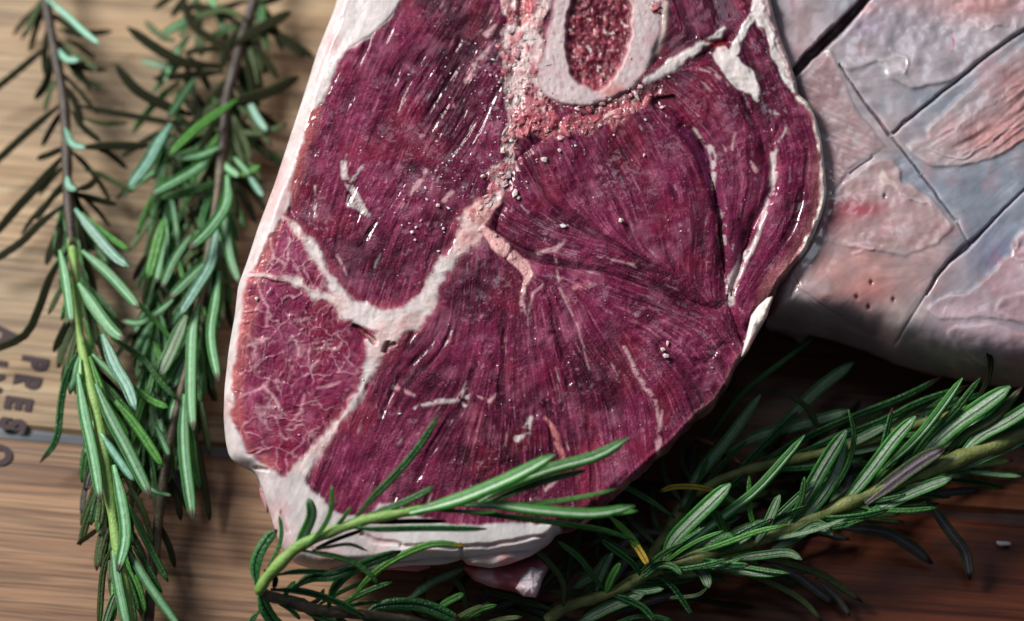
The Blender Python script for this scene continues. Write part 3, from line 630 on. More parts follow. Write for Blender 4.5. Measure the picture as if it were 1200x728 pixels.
# bone dust and crumbs of fat left by the saw: one uncountable scatter lying on the face
VV = []; FF = []; TT = []; k = 0
ico_v = np.array([(0,0,1),(.9,0,.4),(.28,.85,.4),(-.72,.53,.4),(-.72,-.53,.4),(.28,-.85,.4),(0,0,-.6)]); ico_f = [(0,1,2),(0,2,3),(0,3,4),(0,4,5),(0,5,1),(6,2,1),(6,3,2),(6,4,3),(6,5,4),(6,1,5)]
def crumb(x, y, s, col):
    global k
    if not (245 < x < 980 and -60 < y < 660): return
    ix, iy = int(x - 240), int(y + 185)
    if S.edge[iy, ix] < 14: return
    z = plane_z(x, y, SZ, SS) + S.h[iy, ix] * U + s * .25 * U; p = P(x, y, z)
    v = ico_v * rng.uniform(.45, 1.4, ico_v.shape) * s * U * np.array((.48, .48, .30)); a = rng.uniform(0, 6.3); ca_, sa_ = math.cos(a), math.sin(a); st_ = rng.uniform(.7, 1.7)
    v = np.stack([v[:, 0] * ca_ * st_ - v[:, 1] * sa_, v[:, 0] * sa_ * st_ + v[:, 1] * ca_, v[:, 2]], -1)
    VV.append(v + p - np.array(steak.location)); FF.extend([tuple(i + k for i in f) for f in ico_f]); TT.append(np.repeat([col], 7, 0)); k += 7
pal = [(0.80, 0.66, 0.64), (0.76, 0.45, 0.44), (0.62, 0.30, 0.34), (0.82, 0.78, 0.76)]
for _ in range(300):
    t = rng.random(); bx, by = [(612, 20), (600, 90), (598, 130), (590, 200), (660, 150), (720, 128), (760, 112), (540, 90), (520, 200), (500, 240)][int(t * 10)]
    crumb(bx + rng.normal(0, 22), by + rng.normal(0, 22), rng.choice([1.6, 2.2, 3, 4.2], p=[.4, .35, .18, .07]), pal[rng.integers(4)])
for _ in range(230): crumb(rng.uniform(290, 950), rng.uniform(-20, 600), rng.choice([1.0, 1.5, 2.1, 2.8], p=[.5, .3, .15, .05]), pal[rng.integers(4)])
for x, y, s in ((637,187,9),(603,226,9),(607,232,6),(776,410,8),(780,417,8),(782,402,6),(728,258,8),(755,182,6),(660,265,5),(513,241,6),(483,272,5),(486,281,5),(566,207,7),(590,176,9),(655,176,6),(300,350,5)):
    crumb(x, y, s, (0.80, 0.58, 0.55) if s > 5 else (0.82, 0.74, 0.72))
link('bone_dust', mesh('bone_dust', np.vstack(VV), FF, False, {'tint': np.vstack(TT)}), steak, mat=M_FAT, kind='stuff')

# ------------------------------------------------------------------ the scored joint of lamb at the right
joint = thing('lamb_joint', 'pale bluish fat covered joint of lamb scored with diamond knife cuts, behind the steak', 'meat joint', P(1090, 200, 0.0))
jout = [(898,376),(935,386),(985,397),(1020,410),(1050,424),(1085,434),(1120,442),(1160,448),(1205,452),(1262,452),(1310,420),(1340,320),(1345,150),(1320,-20),(1250,-90),(1080,-110),(960,-95),(905,-70),(896,-10),(905,30),(922,85),(938,118),(952,150),(960,190),(960,232),(948,270),(930,305),(908,340)]
def jz(x, y): return plane_z(x, y, 0.0375, 0.19)
J = Body(jout, (1100, 190), (880, -125, 480, 600), jz); sh2 = J.shape; X, Y = J.X, J.Y
wx = (vnoise(sh2, 18, 101, 3) - .5); wy = (vnoise(sh2, 18, 102, 3) - .5); Xs, Ys = X + 7 * wx, Y + 7 * wy; Xw, Yw = X + 16 * wx, Y + 16 * wy
a_lo = vnoise(sh2, 70, 103, 4); a_md = vnoise(sh2, 20, 104, 3); a_hi = vnoise(sh2, 5, 105, 2)
blue = np.array((0.30, 0.335, 0.405)); pale = np.array((0.52, 0.43, 0.45)); rose = np.array((0.56, 0.31, 0.33)); plum = np.array((0.36, 0.22, 0.27))
J.col[:] = blue + (pale - blue) * sstep(.45, .8, a_lo)[..., None]
gb = lambda x, y, rx, ry, a: a * np.exp(-(((X - x) / rx) ** 2 + ((Y - y) / ry) ** 2))
J.paint(np.clip(gb(1010,325,85,60,1.0) * (.6 + a_md), 0, 1), (0.58, 0.33, 0.31)); J.paint(np.clip(gb(1022,342,40,18,.8) * (.5 + a_md), 0, 1), (0.58, 0.20, 0.18)); J.paint(np.clip(gb(970,240,50,40,.8) * (.4 + a_md), 0, 1), (0.42, 0.17, 0.20))
J.paint(gb(945,320,50,45,.7), (0.50, 0.29, 0.28)); J.paint(gb(950,150,45,90,.8), (0.32, 0.17, 0.18)); J.paint(np.clip(gb(935,25,55,60,.9), 0, 1), (0.40, 0.285, 0.29)); J.paint(np.clip(gb(1085,320,60,40,.5) * (.5 + a_md), 0, 1), (0.54, 0.38, 0.38)); J.paint(gb(1170,300,30,22,.6), (0.24, 0.24, 0.42)); J.paint(gb(1060,380,26,30,.5), (0.70, 0.64, 0.56))
J.paint(gb(1150,390,70,35,.75), (0.50, 0.33, 0.37)); J.paint(gb(1080,400,60,12,.5), pale)
J.h += 9 * (a_lo - .5) + .6 * (a_md - .5)
jl = np.full(sh2, 1)
def flap(poly, lift, tint, lb, edge=6.0, streak=None, tx=0.0):
    m = inpoly(Xs, Ys, poly); f = blur(m.astype(float), 1); s_ = blur(m.astype(float), int(edge)) 
    lip = np.clip(f * (1 - np.abs(2 * s_ - 1.1)), 0, 1)
    J.paint(f * .85, tint); J.h[:] += blur(f, 2) * .40 * lift * (.5 + .5 * lip) + s_ * (1.5 * (a_md - .5) + .12 * (a_hi - .5))
    J.paint(lip * .28, (0.66, 0.58, 0.58))  # edge highlight painted into the tint along the lip
    sh_ = np.clip(blur(m.astype(float), 3) - f, 0, 1); J.h[:] -= 1.0 * sh_ * sstep(.35, .65, a_md)
    if lb: jl[m] = lb
    return f
grain = lic(vnoise(sh2, 3, 111), np.full(sh2, math.radians(142)) + (a_lo - .5) * .8, 16)
f_ = flap([(1012,-10),(1005,20),(985,42),(970,50),(968,60),(980,76),(995,82),(1010,79),(1030,70),(1038,72),(1040,88),(1055,96),(1066,104),(1082,103),(1100,99),(1122,91),(1150,70),(1200,34),(1345,-60),(1200,-120)], 7, np.array((0.49, 0.43, 0.47)) + .0 * X[..., None], 2)
J.paint(gb(1150,5,60,20,.8) * f_, (0.60, 0.28, 0.27)); J.paint(gb(1060,-5,30,12,.6) * f_, (0.52, 0.26, 0.28)); J.paint(gb(1015,30,25,15,.6) * f_, (0.36, 0.26, 0.36)); J.paint(gb(1010,10,20,6,.7) * f_, (0.5, 0.22, 0.24))
J.h += blur(f_, 4) * 3.2 * (vnoise(sh2, 13, 121, 2) - .5) * sstep(66, 50, Y)
f_ = flap([(1030,68),(1036,84),(1045,93),(1060,98),(1072,105),(1066,90),(1056,74),(1044,66)], 3, np.array((0.55, 0.50, 0.53)), 2, 3)
f_ = flap([(1212,40),(1150,92),(1110,128),(1084,152),(1088,160),(1070,164),(1061,172),(1068,180),(1080,188),(1092,195),(1110,198),(1130,193),(1145,192),(1160,186),(1180,178),(1200,164),(1345,70),(1345,-40)], 6, np.array((0.52, 0.44, 0.46)), 3)
rz = gb(1165,160,60,24,1.) + gb(1195,110,30,40,.9); J.paint(np.clip(rz, 0, 1) * f_ * .85, (0.56, 0.25, 0.24)); J.h += f_ * 2.0 * (grain - .5) * np.clip(rz + .2, 0, 1); J.paint(f_ * np.clip(rz, 0, 1) * .5 * sstep(.75, 1.1, grain), (0.70, 0.46, 0.44))
f_ = flap([(960,236),(985,218),(1003,206),(1018,192),(1032,186),(1048,188),(1055,200),(1058,214),(1070,214),(1080,226),(1092,232),(1104,246),(1118,264),(1100,285),(1060,300),(1000,290),(950,280)], 5, np.array((0.52, 0.34, 0.34)), 4)
J.paint(gb(1005,245,34,10,.95) * f_, (0.46, 0.10, 0.13)); J.paint(gb(970,255,30,18,.8) * f_, (0.30, 0.06, 0.09)); J.h += blur(f_, 4) * 2.2 * (vnoise(sh2, 13, 131, 2) - .5)
J.paint(sstep(2, -2, pline(Xw, Yw, [(1032,205,8),(1042,214,9),(1052,218,6)])) * .8, (0.74, 0.60, 0.55))
f_ = flap([(975,60),(985,80),(996,115),(1010,140),(1030,162),(1040,172),(1020,182),(1000,196),(985,215),(960,240),(940,150),(938,95),(960,75)], 3, np.array((0.37, 0.235, 0.245)), 5)
J.h += f_ * .8 * (lic(vnoise(sh2, 4, 112), np.full(sh2, math.radians(25)), 14) - .5)
for poly, lf, tn_ in (([(1085,362),(1100,350),(1130,342),(1150,330),(1165,315),(1180,300),(1215,285),(1300,300),(1260,380),(1180,375),(1140,372),(1105,376)], 5, (0.56, 0.40, 0.45)),
                      ([(1108,388),(1120,382),(1140,380),(1165,378),(1200,390),(1270,400),(1270,440),(1150,430),(1122,412)], 5, (0.58, 0.43, 0.48)),
                      ([(1163,366),(1170,352),(1186,344),(1215,336),(1290,330),(1280,372),(1200,380)], 5, (0.52, 0.33, 0.38)),
                      ([(1185,288),(1200,270),(1230,262),(1250,300),(1210,330),(1195,312)], 4, (0.52, 0.38, 0.42)),
                      ([(905,365),(960,378),(1000,388),(1042,402),(1000,384),(960,362),(925,335)], 2, (0.56, 0.46, 0.46))):
    flap(poly, lf, np.array(tn_), 6 if lf > 3 else 0, 5)
def cut(pts, d, dark=.85, col=(0.13, 0.045, 0.055)):
    pts = [(a_, b_, w_ * (.85 if w_ > 7 else .42)) for a_, b_, w_ in pts]
    D = pline(X + 3 * wx, Y + 3 * wy, pts); m = sstep(1.0, -1.0, D); J.h[:] -= d * (1 if d > 20 else .55) * sstep(1.4, -1.2, D); J.paint(dark * m * (.55 + .45 * sstep(.35, .6, a_md)), col)
    J.h[:] += .25 * np.exp(-((D - 6) / 5) ** 2)
    J.paint(.22 * np.exp(-((D - 2.6) / 1.3) ** 2), (0.60, 0.60, 0.66))  # pale line beside the cut: a highlight painted into the tint
cut([(1022,-12,10),(1008,8,11),(990,26,12),(968,48,14),(948,66,13),(930,86,10)], 26, .95, (0.09, 0.018, 0.025))
cut([(1212,26,4),(1165,60,3.5),(1120,96,4.5),(1080,128,4),(1047,156,4)], 14)
cut([(984,76,1.2),(998,98,2),(1014,122,3.5),(1030,142,6),(1043,158,7)], 14); cut([(1045,160,3),(1062,182,3),(1085,212,3),(1108,243,2.6),(1120,258,2)], 12)
cut([(1205,218,2),(1172,250,3),(1150,272,5),(1132,290,8),(1112,306,7),(1096,325,6),(1086,345,3)], 14, .8, (0.13, 0.06, 0.11)); cut([(1086,345,2),(1068,372,1.2),(1048,404,1)], 4, .2)
cut([(1122,258,4),(1128,272,2),(1136,288,2)], 5, .4)
cut([(997,204,3),(1012,192,2),(1022,185,1)], 6, .6); cut([(930,322,1),(938,340,1.5),(970,362,1),(1000,380,1)], 2.5, .3); cut([(926,348,1),(929,336,1)], 3, .7)
for x, y in ((1004,348),(1021,331),(1047,351),(1037,230),(1018,360)):
    m = np.exp(-(((X - x) / 2.2) ** 2 + ((Y - y) / 3.0) ** 2)); J.paint(np.clip(m * 1.1, 0, 1), (0.12, 0.01, 0.012)); J.h -= 2 * m
J.paint(sstep(1, -1, pline(Xs, Ys, [(1116,36,1.5),(1118,48,2.2),(1115,62,1.5)])) * .7, (0.42, 0.07, 0.14))
# crinkled ridges of the membrane
for pts in ([(1042,60,2),(1060,68,3),(1064,84,2)],[(1000,300,2),(1022,292,2)],[(1060,225,3),(1078,232,3),(1094,240,3)],[(1140,25,3),(1160,32,3),(1180,30,2)],[(1120,150,2),(1150,130,2),(1195,96,2)],[(1090,172,2),(1120,186,3),(1145,176,3),(1200,140,2)],
            [(1196,284,3),(1190,300,3),(1200,312,3)],[(995,386,6),(1010,392,7),(1030,398,5)]):
    D = pline(Xw, Yw, pts); m = sstep(1.5, -1.5, D); J.h += 1.2 * m; J.paint(.4 * m, (0.66, 0.60, 0.61))
# shoulders fall to the board, most at the front
fr = sstep(300, 400, Y)
J.h -= fr * 92 * np.clip(1 - J.edge / 66, 0, 1.2) ** 2.0 + (1 - fr) * (1 - .78 * sstep(1060, 960, X)) * (30 * np.clip(1 - J.edge / 26, 0, 1.2) ** 2 + 14 * np.clip(1 - J.edge / 70, 0, 1) ** 2)
mot = 1 + .30 * (a_md - .5) + .08 * (a_hi - .5) + .35 * (vnoise(sh2, 34, 151, 3) - .5) + .18 * (lic(vnoise(sh2, 2.5, 152), np.full(sh2, math.radians(150)) + 2.5 * (a_lo - .5), 14) - .5)
J.col *= mot[..., None]
J.paint(.35 * sstep(.62, .8, vnoise(sh2, 26, 153, 4)), (0.50, 0.22, 0.25)); J.paint(.30 * sstep(.62, .8, vnoise(sh2, 22, 154, 4)), (0.60, 0.56, 0.58))
J.h += 1.5 * (vnoise(sh2, 24, 156, 2) - .5) + .12 * (lic(vnoise(sh2, 3, 155), np.full(sh2, math.radians(150)) + 2.5 * (a_lo - .5), 14) - .5)
J.paint(.75 * sstep(46, 22, J.edge + 10 * wx) * sstep(340, 375, Y), np.array((0.48, 0.29, 0.32)) * (.8 + .4 * a_md[..., None])); J.lab = jl; J.wet = .35 + .65 * sstep(.4, .65, vnoise(sh2, 40, 141, 3))
J.build(380, joint, {1: ('fat_cap', M_CAP, None, None), 2: ('membrane', M_CAP, None, 'pink-grey torn membrane flap at the top'), 3: ('membrane', M_CAP, None, 'rosy torn membrane flap at the right'), 4: ('membrane', M_CAP, None, 'raw red torn membrane beside the steak'),
   5: ('membrane', M_CAP, None, 'brownish membrane strip along the deep cut'), 6: ('membrane', M_CAP, None, 'folded membrane at the front edge'), 7: ('outer_skin', M_CAP, None, None)},
   dict(label=7, bulge=0.0008, inset=0.010, rough=0.0018, mix=.9, col=(0.34, 0.17, 0.20)))
cr = lump('crumb', [(1168,634),(1184,635),(1185,639),(1172,640),(1168,638)], 0.0022, 0.0018, M_FAT, (0.80, 0.76, 0.76), P(1177, 637, 0.0), 20, 8)
cr['label'] = 'tiny white crumb of fat lying alone on the bare wood at lower right'; cr['category'] = 'crumb'

# ------------------------------------------------------------------ rosemary
def leaf_mat(name, margin, centre, midrib=None, stripes=False, pebble=1.0, rough=0.34, tip=None, lo=.45, hi=.8, back=None, groove=False):
    m = NT(name); a = m.attr('across').outputs['Fac']; al = m.attr('along').outputs['Fac']; top = m.attr('face').outputs['Fac']; co = m.co()
    aa = m.math('ABSOLUTE', a)
    n = m.noise(co, 700, 3, .6); nn = m.noise(co, 2600, 2, .6)
    wob = m.math('MULTIPLY_ADD', n, 0.07, m.math('SUBTRACT', aa, 0.035))
    if stripes:
        dark = tuple(.35 * c for c in margin)
        col = m.ramp(wob, [(0.0, midrib), (0.10, midrib), (0.15, dark), (0.21, centre), (0.48, centre), (0.54, dark), (0.62, centre if lo < .4 else margin), (0.80, margin), (1.0, tuple(1.25 * c for c in margin))])
        dots = m.ramp(nn, [(0.38, 0.62), (0.55, 1.05)]); col = m.mix(m.ramp(wob, [(0.5, 0.75), (0.7, .3)]), col, dots, 'MULTIPLY')
    else:
        col = m.ramp(wob, [(0.0, midrib or centre), (0.13, midrib or centre), (0.2, centre), (lo, centre), (hi, margin), (1.0, margin)])
    col = m.mix(1.0, col, m.ramp(n, [(0.3, .78), (0.7, 1.2)]), 'MULTIPLY')
    rv = m.n('ShaderNodeObjectInfo').outputs['Random']
    col = m.mix(1.0, col, m.ramp(rv, [(0.0, .75), (1.0, 1.25)]), 'MULTIPLY')
    if back is not None: col = m.mix(m.math('SUBTRACT', 1.0, top), col, back)
    if tip is not None:
        tf = m.ramp(m.math('MULTIPLY_ADD', n, 0.10, al), [(0.95, 0.0), (1.02, 1.0)]); col = m.mix(tf, col, tip)
    v = m.n('ShaderNodeTexVoronoi'); v.inputs['Scale'].default_value = 1900; m.l(co, v.inputs['Vector'])
    bp = m.bump(v.outputs['Distance'], 0.00013 * pebble, 1.0, m.bump(n, 0.0003 * min(1, pebble), .6))
    if groove: bp = m.bump(m.ramp(wob, [(0.03, 0.0), (0.14, 1.0)]), 0.0003, 1.0, bp)
    return m.done(col, m.ramp(n, [(0.3, rough + .02), (0.7, rough + .20)]), bp, Specular__IOR__Level=(.12 if name == 'leaf_blackish' else .30))
MAT = dict(
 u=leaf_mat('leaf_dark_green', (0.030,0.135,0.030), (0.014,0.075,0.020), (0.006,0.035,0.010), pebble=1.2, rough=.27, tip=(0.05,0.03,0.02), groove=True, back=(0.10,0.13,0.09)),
 g=leaf_mat('leaf_bright_green', (0.048,0.180,0.024), (0.075,0.235,0.045), (0.04,0.15,0.025), pebble=.7, rough=.34),
 m=leaf_mat('leaf_mid_green', (0.022,0.085,0.018), (0.038,0.125,0.030), (0.018,0.07,0.016), pebble=.9, rough=.32),
 s=leaf_mat('leaf_striped_underside', (0.035,0.165,0.028), (0.27,0.39,0.25), (0.32,0.44,0.30), True, .35, .33),
 r=leaf_mat('leaf_grey_striped_underside', (0.05,0.16,0.045), (0.20,0.28,0.19), (0.25,0.32,0.21), True, .4, .38),
 p=leaf_mat('leaf_pale_underside', (0.020,0.115,0.020), (0.185,0.37,0.21), None, False, .3, .38, tip=(0.10,0.10,0.07), lo=.22, hi=.66),
 c=leaf_mat('leaf_bluish_sheen', (0.025,0.11,0.045), (0.20,0.38,0.30), None, False, .3, .28, lo=.3, hi=.75),  # cool sheen put into the pale centre colour
 b=leaf_mat('leaf_green_with_pale_midrib', (0.032,0.165,0.022), (0.15,0.36,0.13), (0.48,0.62,0.46), False, .35, .33, lo=.3, hi=.62),
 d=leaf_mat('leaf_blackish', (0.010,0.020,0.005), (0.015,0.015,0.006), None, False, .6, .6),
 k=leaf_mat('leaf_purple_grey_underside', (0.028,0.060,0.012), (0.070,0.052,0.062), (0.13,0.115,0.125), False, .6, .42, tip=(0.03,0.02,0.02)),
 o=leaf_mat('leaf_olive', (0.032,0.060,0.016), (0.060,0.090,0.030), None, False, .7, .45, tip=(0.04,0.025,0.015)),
 y=leaf_mat('leaf_yellowed', (0.52,0.36,0.015), (0.42,0.27,0.02), (0.16,0.09,0.03), False, .6, .4, tip=(0.05,0.02,0.01)),
 t=leaf_mat('leaf_yellow_tipped', (0.040,0.16,0.020), (0.07,0.20,0.03), None, False, .7, .36, tip=(0.50,0.36,0.02)),
 w=leaf_mat('leaf_withered_brown', (0.30,0.13,0.03), (0.34,0.16,0.05), None, False, .8, .5))
def stem_mat(name, a, b, seed):
    m = NT(name); co = m.co(); n = m.noise(co, 240, 4, .6); n2 = m.noise(co, 1400, 3, .6)
    return m.done(m.ramp(n, [(0.35, a), (0.65, b)]), .5, m.bump(n2, 0.0003, .9))
ST = dict(g=stem_mat('green_stem', (0.15,0.29,0.055), (0.24,0.40,0.10), 1), o=stem_mat('olive_stem', (0.10,0.13,0.032), (0.22,0.24,0.07), 2),
          w=stem_mat('woody_stem', (0.045,0.030,0.022), (0.12,0.10,0.055), 3), d=stem_mat('dark_woody_stem', (0.022,0.014,0.012), (0.055,0.04,0.028), 4))
def spline(pts, n):
    p = np.array(pts, float); k = len(p)
    if k == 2: return p[0] + (p[1] - p[0]) * np.linspace(0, 1, n)[:, None]
    q = np.vstack([2 * p[0] - p[1], p, 2 * p[-1] - p[-2]]); s = np.r_[0, np.cumsum(np.hypot(*(p[1:, :2] - p[:-1, :2]).T))]; u = np.linspace(0, s[-1], n); out = []
    for t in u:
        i = min(k - 2, max(0, np.searchsorted(s, t, 'right') - 1)); f = (t - s[i]) / (s[i + 1] - s[i] + 1e-9)
        a, b, c, d = q[i], q[i + 1], q[i + 2], q[i + 3]
        out.append(.5 * (2 * b + (c - a) * f + (2 * a - 5 * b + 4 * c - d) * f * f + (3 * b - a - 3 * c + d) * f ** 3))
    return np.array(out)
def unit(v): return v / (np.linalg.norm(v, axis=-1, keepdims=True) + 1e-12)
AT = np.array([-1, -.86, -.6, -.32, -.12, 0, .12, .32, .6, .86, 1.0]); AB = np.array([.8, .4, 0, -.4, -.8])
def leaf(parent, kind, wid, z0, z1, pts, roll=0.0, base_taper=True):
    n = 13; pts = np.array(pts, float); zz = np.linspace(z0, z1, len(pts)); c2 = spline(np.c_[pts, zz], n)
    Cn = P(c2[:, 0], c2[:, 1], c2[:, 2]); T = unit(np.gradient(Cn, axis=0)); view = unit(CAM - Cn)
    up = unit(np.cross(T, np.cross(np.array((0, 0, 1.0)) * .35 + view * .65, T))); sd = np.cross(T, up)
    cr, sr = math.cos(roll), math.sin(roll); up, sd = up * cr + sd * sr, sd * cr - up * sr
    wid = wid * (.86 if kind in 'pcdmugo' else .95); t = np.linspace(0, 1, n); dz = (np.linalg.norm(CAM - Cn, axis=1) / 0.5)
    hw = wid * .5 * U * dz * ((.42 + .58 * sstep(0, .32, t)) if base_taper else 1) * np.sqrt(np.clip(1 - (np.clip(t - .70, 0, 1) / .305) ** 2.4, 0.02, 1))
    if kind in 'srpkc': ht = .10 + .22 * np.exp(-((np.abs(AT) - .85) / .16) ** 2) + .16 * np.exp(-(AT / .13) ** 2) - .1 * (np.abs(AT) > .95)
    else: ht = .42 * np.sqrt(np.clip(1 - (AT * .97) ** 2, 0, 1)) - .20 * np.exp(-(AT / .14) ** 2)
    hb = -.34 * np.sqrt(1 - AB ** 2); A = np.r_[AT, AB]; Hh = np.r_[ht, hb]; m = len(A)
    V = Cn[:, None] + sd[:, None] * (A[None, :, None] * hw[:, None, None]) + up[:, None] * (Hh[None, :, None] * hw[:, None, None])
    V[..., 2] = np.maximum(V[..., 2], 0.0003)
    V = V.reshape(-1, 3); i = np.arange(n * m).reshape(n, m); j = np.roll(i, -1, 1)
    q = np.stack([i[:-1], j[:-1], j[1:], i[1:]], -1).reshape(-1, 4)
    fs = q.tolist() + [i[0].tolist()[::-1], i[-1].tolist()]
    att = dict(across=np.tile(A, n), along=np.repeat(t, m), face=np.tile(np.r_[np.ones(len(AT)), np.zeros(len(AB))], n))
    b = Cn[0]; me = mesh('leaf', V - b, fs, True, att)
    return link('leaf', me, parent, loc=b - np.array(parent.location), mat=MAT[kind])
def stem(parent, name, mat, pts, bump=.12):
    """pts: (px, py, z, width px)"""
    n = max(12, len(pts) * 6); pts = np.array(pts, float); c = spline(pts, n); Cn = P(c[:, 0], c[:, 1], c[:, 2]); T = unit(np.gradient(Cn, axis=0))
    a = unit(np.cross(T, (0.1, 0.2, 1.0))); b_ = np.cross(a, T); m = 12; th = np.linspace(0, 2 * np.pi, m, endpoint=False)
    rr = c[:, 3] * .5 * U; r = rr[:, None] * (1 + bump * (np.random.default_rng(int(pts[0, 0])).random((n, m)) - .5) + .10 * np.sin(np.linspace(0, n * .9, n))[:, None])
    V = Cn[:, None] + a[:, None] * (np.cos(th)[None, :, None] * r[..., None]) + b_[:, None] * (np.sin(th)[None, :, None] * r[..., None])
    V = V.reshape(-1, 3); V[:, 2] = np.maximum(V[:, 2], 0.0003)
    i = np.arange(n * m).reshape(n, m); j = np.roll(i, -1, 1); fs = np.stack([i[:-1], i[1:], j[1:], j[:-1]], -1).reshape(-1, 4).tolist() + [i[0].tolist(), i[-1].tolist()[::-1]]
    b = Cn[0]; return link(name, mesh(name, V - b, fs, True), parent, loc=b - np.array(parent.location), mat=ST[mat])
def leaves(parent, rows):
    for row in rows:
        kind, wd, z0, z1, pts = row[:5]; roll = row[5] if len(row) > 5 else random.uniform(-.28, .28)
        leaf(parent, kind, wd, z0 / 1000, z1 / 1000, pts, roll)
GRP = 'cut rosemary sprigs round the meat'

# --- the sprig lying over the front edge of the steak
s1 = thing('rosemary_sprig', 'fresh rosemary sprig with pale green tip lying across the front edge of the steak', 'rosemary', P(301, 692, 0.031), GRP)
stem(s1, 'stem', 'g', [(303,694,.031,12),(311,680,.033,13),(323,666,.035,14),(348,642,.0375,14),(376,628,.039,13),(420,612,.041,12),(460,603,.042,12),(500,596,.043,11),(540,590,.0435,7)], .05)
stem(s1, 'stem', 'w', [(301,690,.030,8),(312,698,.0285,13),(342,705,.026,14),(368,714,.024,15),(400,718,.022,13),(431,721,.020,12),(480,726,.017,11),(540,735,.012,11),(620,760,.008,12)], .22)
leaves(s1, [
 ('u',16,32,36,[(302,686),(299,668),(303,650),(313,633),(325,621)],-.25), ('m',6,34,38,[(314,664),(326,643),(330,622),(327,604)]), ('b',15,37,44,[(346,645),(357,624),(365,603),(361,584)],.55),
 ('g',7,39,47,[(360,640),(378,619),(388,597),(389,569)]), ('g',6,40,44,[(392,619),(402,608),(411,594)]), ('m',11,41,50,[(417,607),(436,584),(460,560),(490,525),(514,487)],.2), ('m',10,41,47,[(428,605),(460,594),(488,582),(509,570)]),
 ('m',12,41,45,[(560,590),(582,585),(631,566),(687,551)],-.5), ('b',15,43,50,[(560,588),(600,566),(650,548),(700,534),(737,513)],.05), ('b',18,43.5,51,[(480,601),(530,588),(565,575),(608,556),(650,533)],-.05),
 ('g',7,42,47,[(540,593),(600,592),(647,588),(690,581),(723,573)]), ('g',9,42,44,[(640,600),(690,602),(748,599)]), ('b',14,43,47,[(545,592),(585,592),(631,598),(696,602),(744,593)],.1),
 ('m',8,42,36,[(525,598),(582,604),(647,612),(709,622),(745,634)],.1), ('g',6,43,44,[(500,597),(550,600),(585,600)]), ('u',9,41,43,[(405,616),(433,620),(500,619),(571,620)],.35), ('d',7,40,41,[(430,613),(480,611),(524,611)]),
 ('d',5,38,40,[(366,645),(385,641),(410,638),(431,646)]), ('m',8,38,33,[(352,645),(392,652),(416,660),(436,675),(444,687)],.1), ('d',6,38,39.5,[(370,642),(400,630),(426,621)]),
 ('u',8,34,30,[(324,674),(350,670),(384,671),(402,679)]), ('u',14,29,33,[(344,689),(364,677),(389,675),(420,664)],.1), ('u',14,25,34,[(385,712),(389,694),(405,674),(432,659),(470,646)],.25),
 ('t',9,24,35,[(409,707),(429,681),(455,660),(489,643),(515,637),(546,640)],.1), ('u',10,30,24,[(317,691),(355,693),(394,705),(426,722)],.4), ('d',8,33,31,[(309,668),(322,677),(321,690)]),
 ('u',18,30,24,[(304,694),(310,712),(320,728),(336,742)]), ('u',8,29,26,[(304,716),(292,730),(280,740)]), ('u',18,20,19,[(430,724),(440,712),(470,708),(500,711),(541,728)]), ('g',11,18,20,[(512,713),(527,704),(544,696)]),
 ('g',8,16,20,[(540,729),(562,715),(582,709)]), ('r',10,19,14,[(478,703),(506,683),(545,666)]), ('o',9,8,14,[(547,716),(541,690),(526,672)]), ('u',9,25,22,[(350,712),(372,722),(400,733)]), ('m',7,27,29,[(333,704),(337,692),(346,681)]), ('u',9,22,16,[(420,722),(440,732),(470,742)]),
 ('u',7,27,25,[(320,702),(340,714),(352,726)]), ('d',7,24,24,[(352,712),(372,704),(380,690)]), ('o',9,8,9,[(500,728),(495,700),(498,676)])])

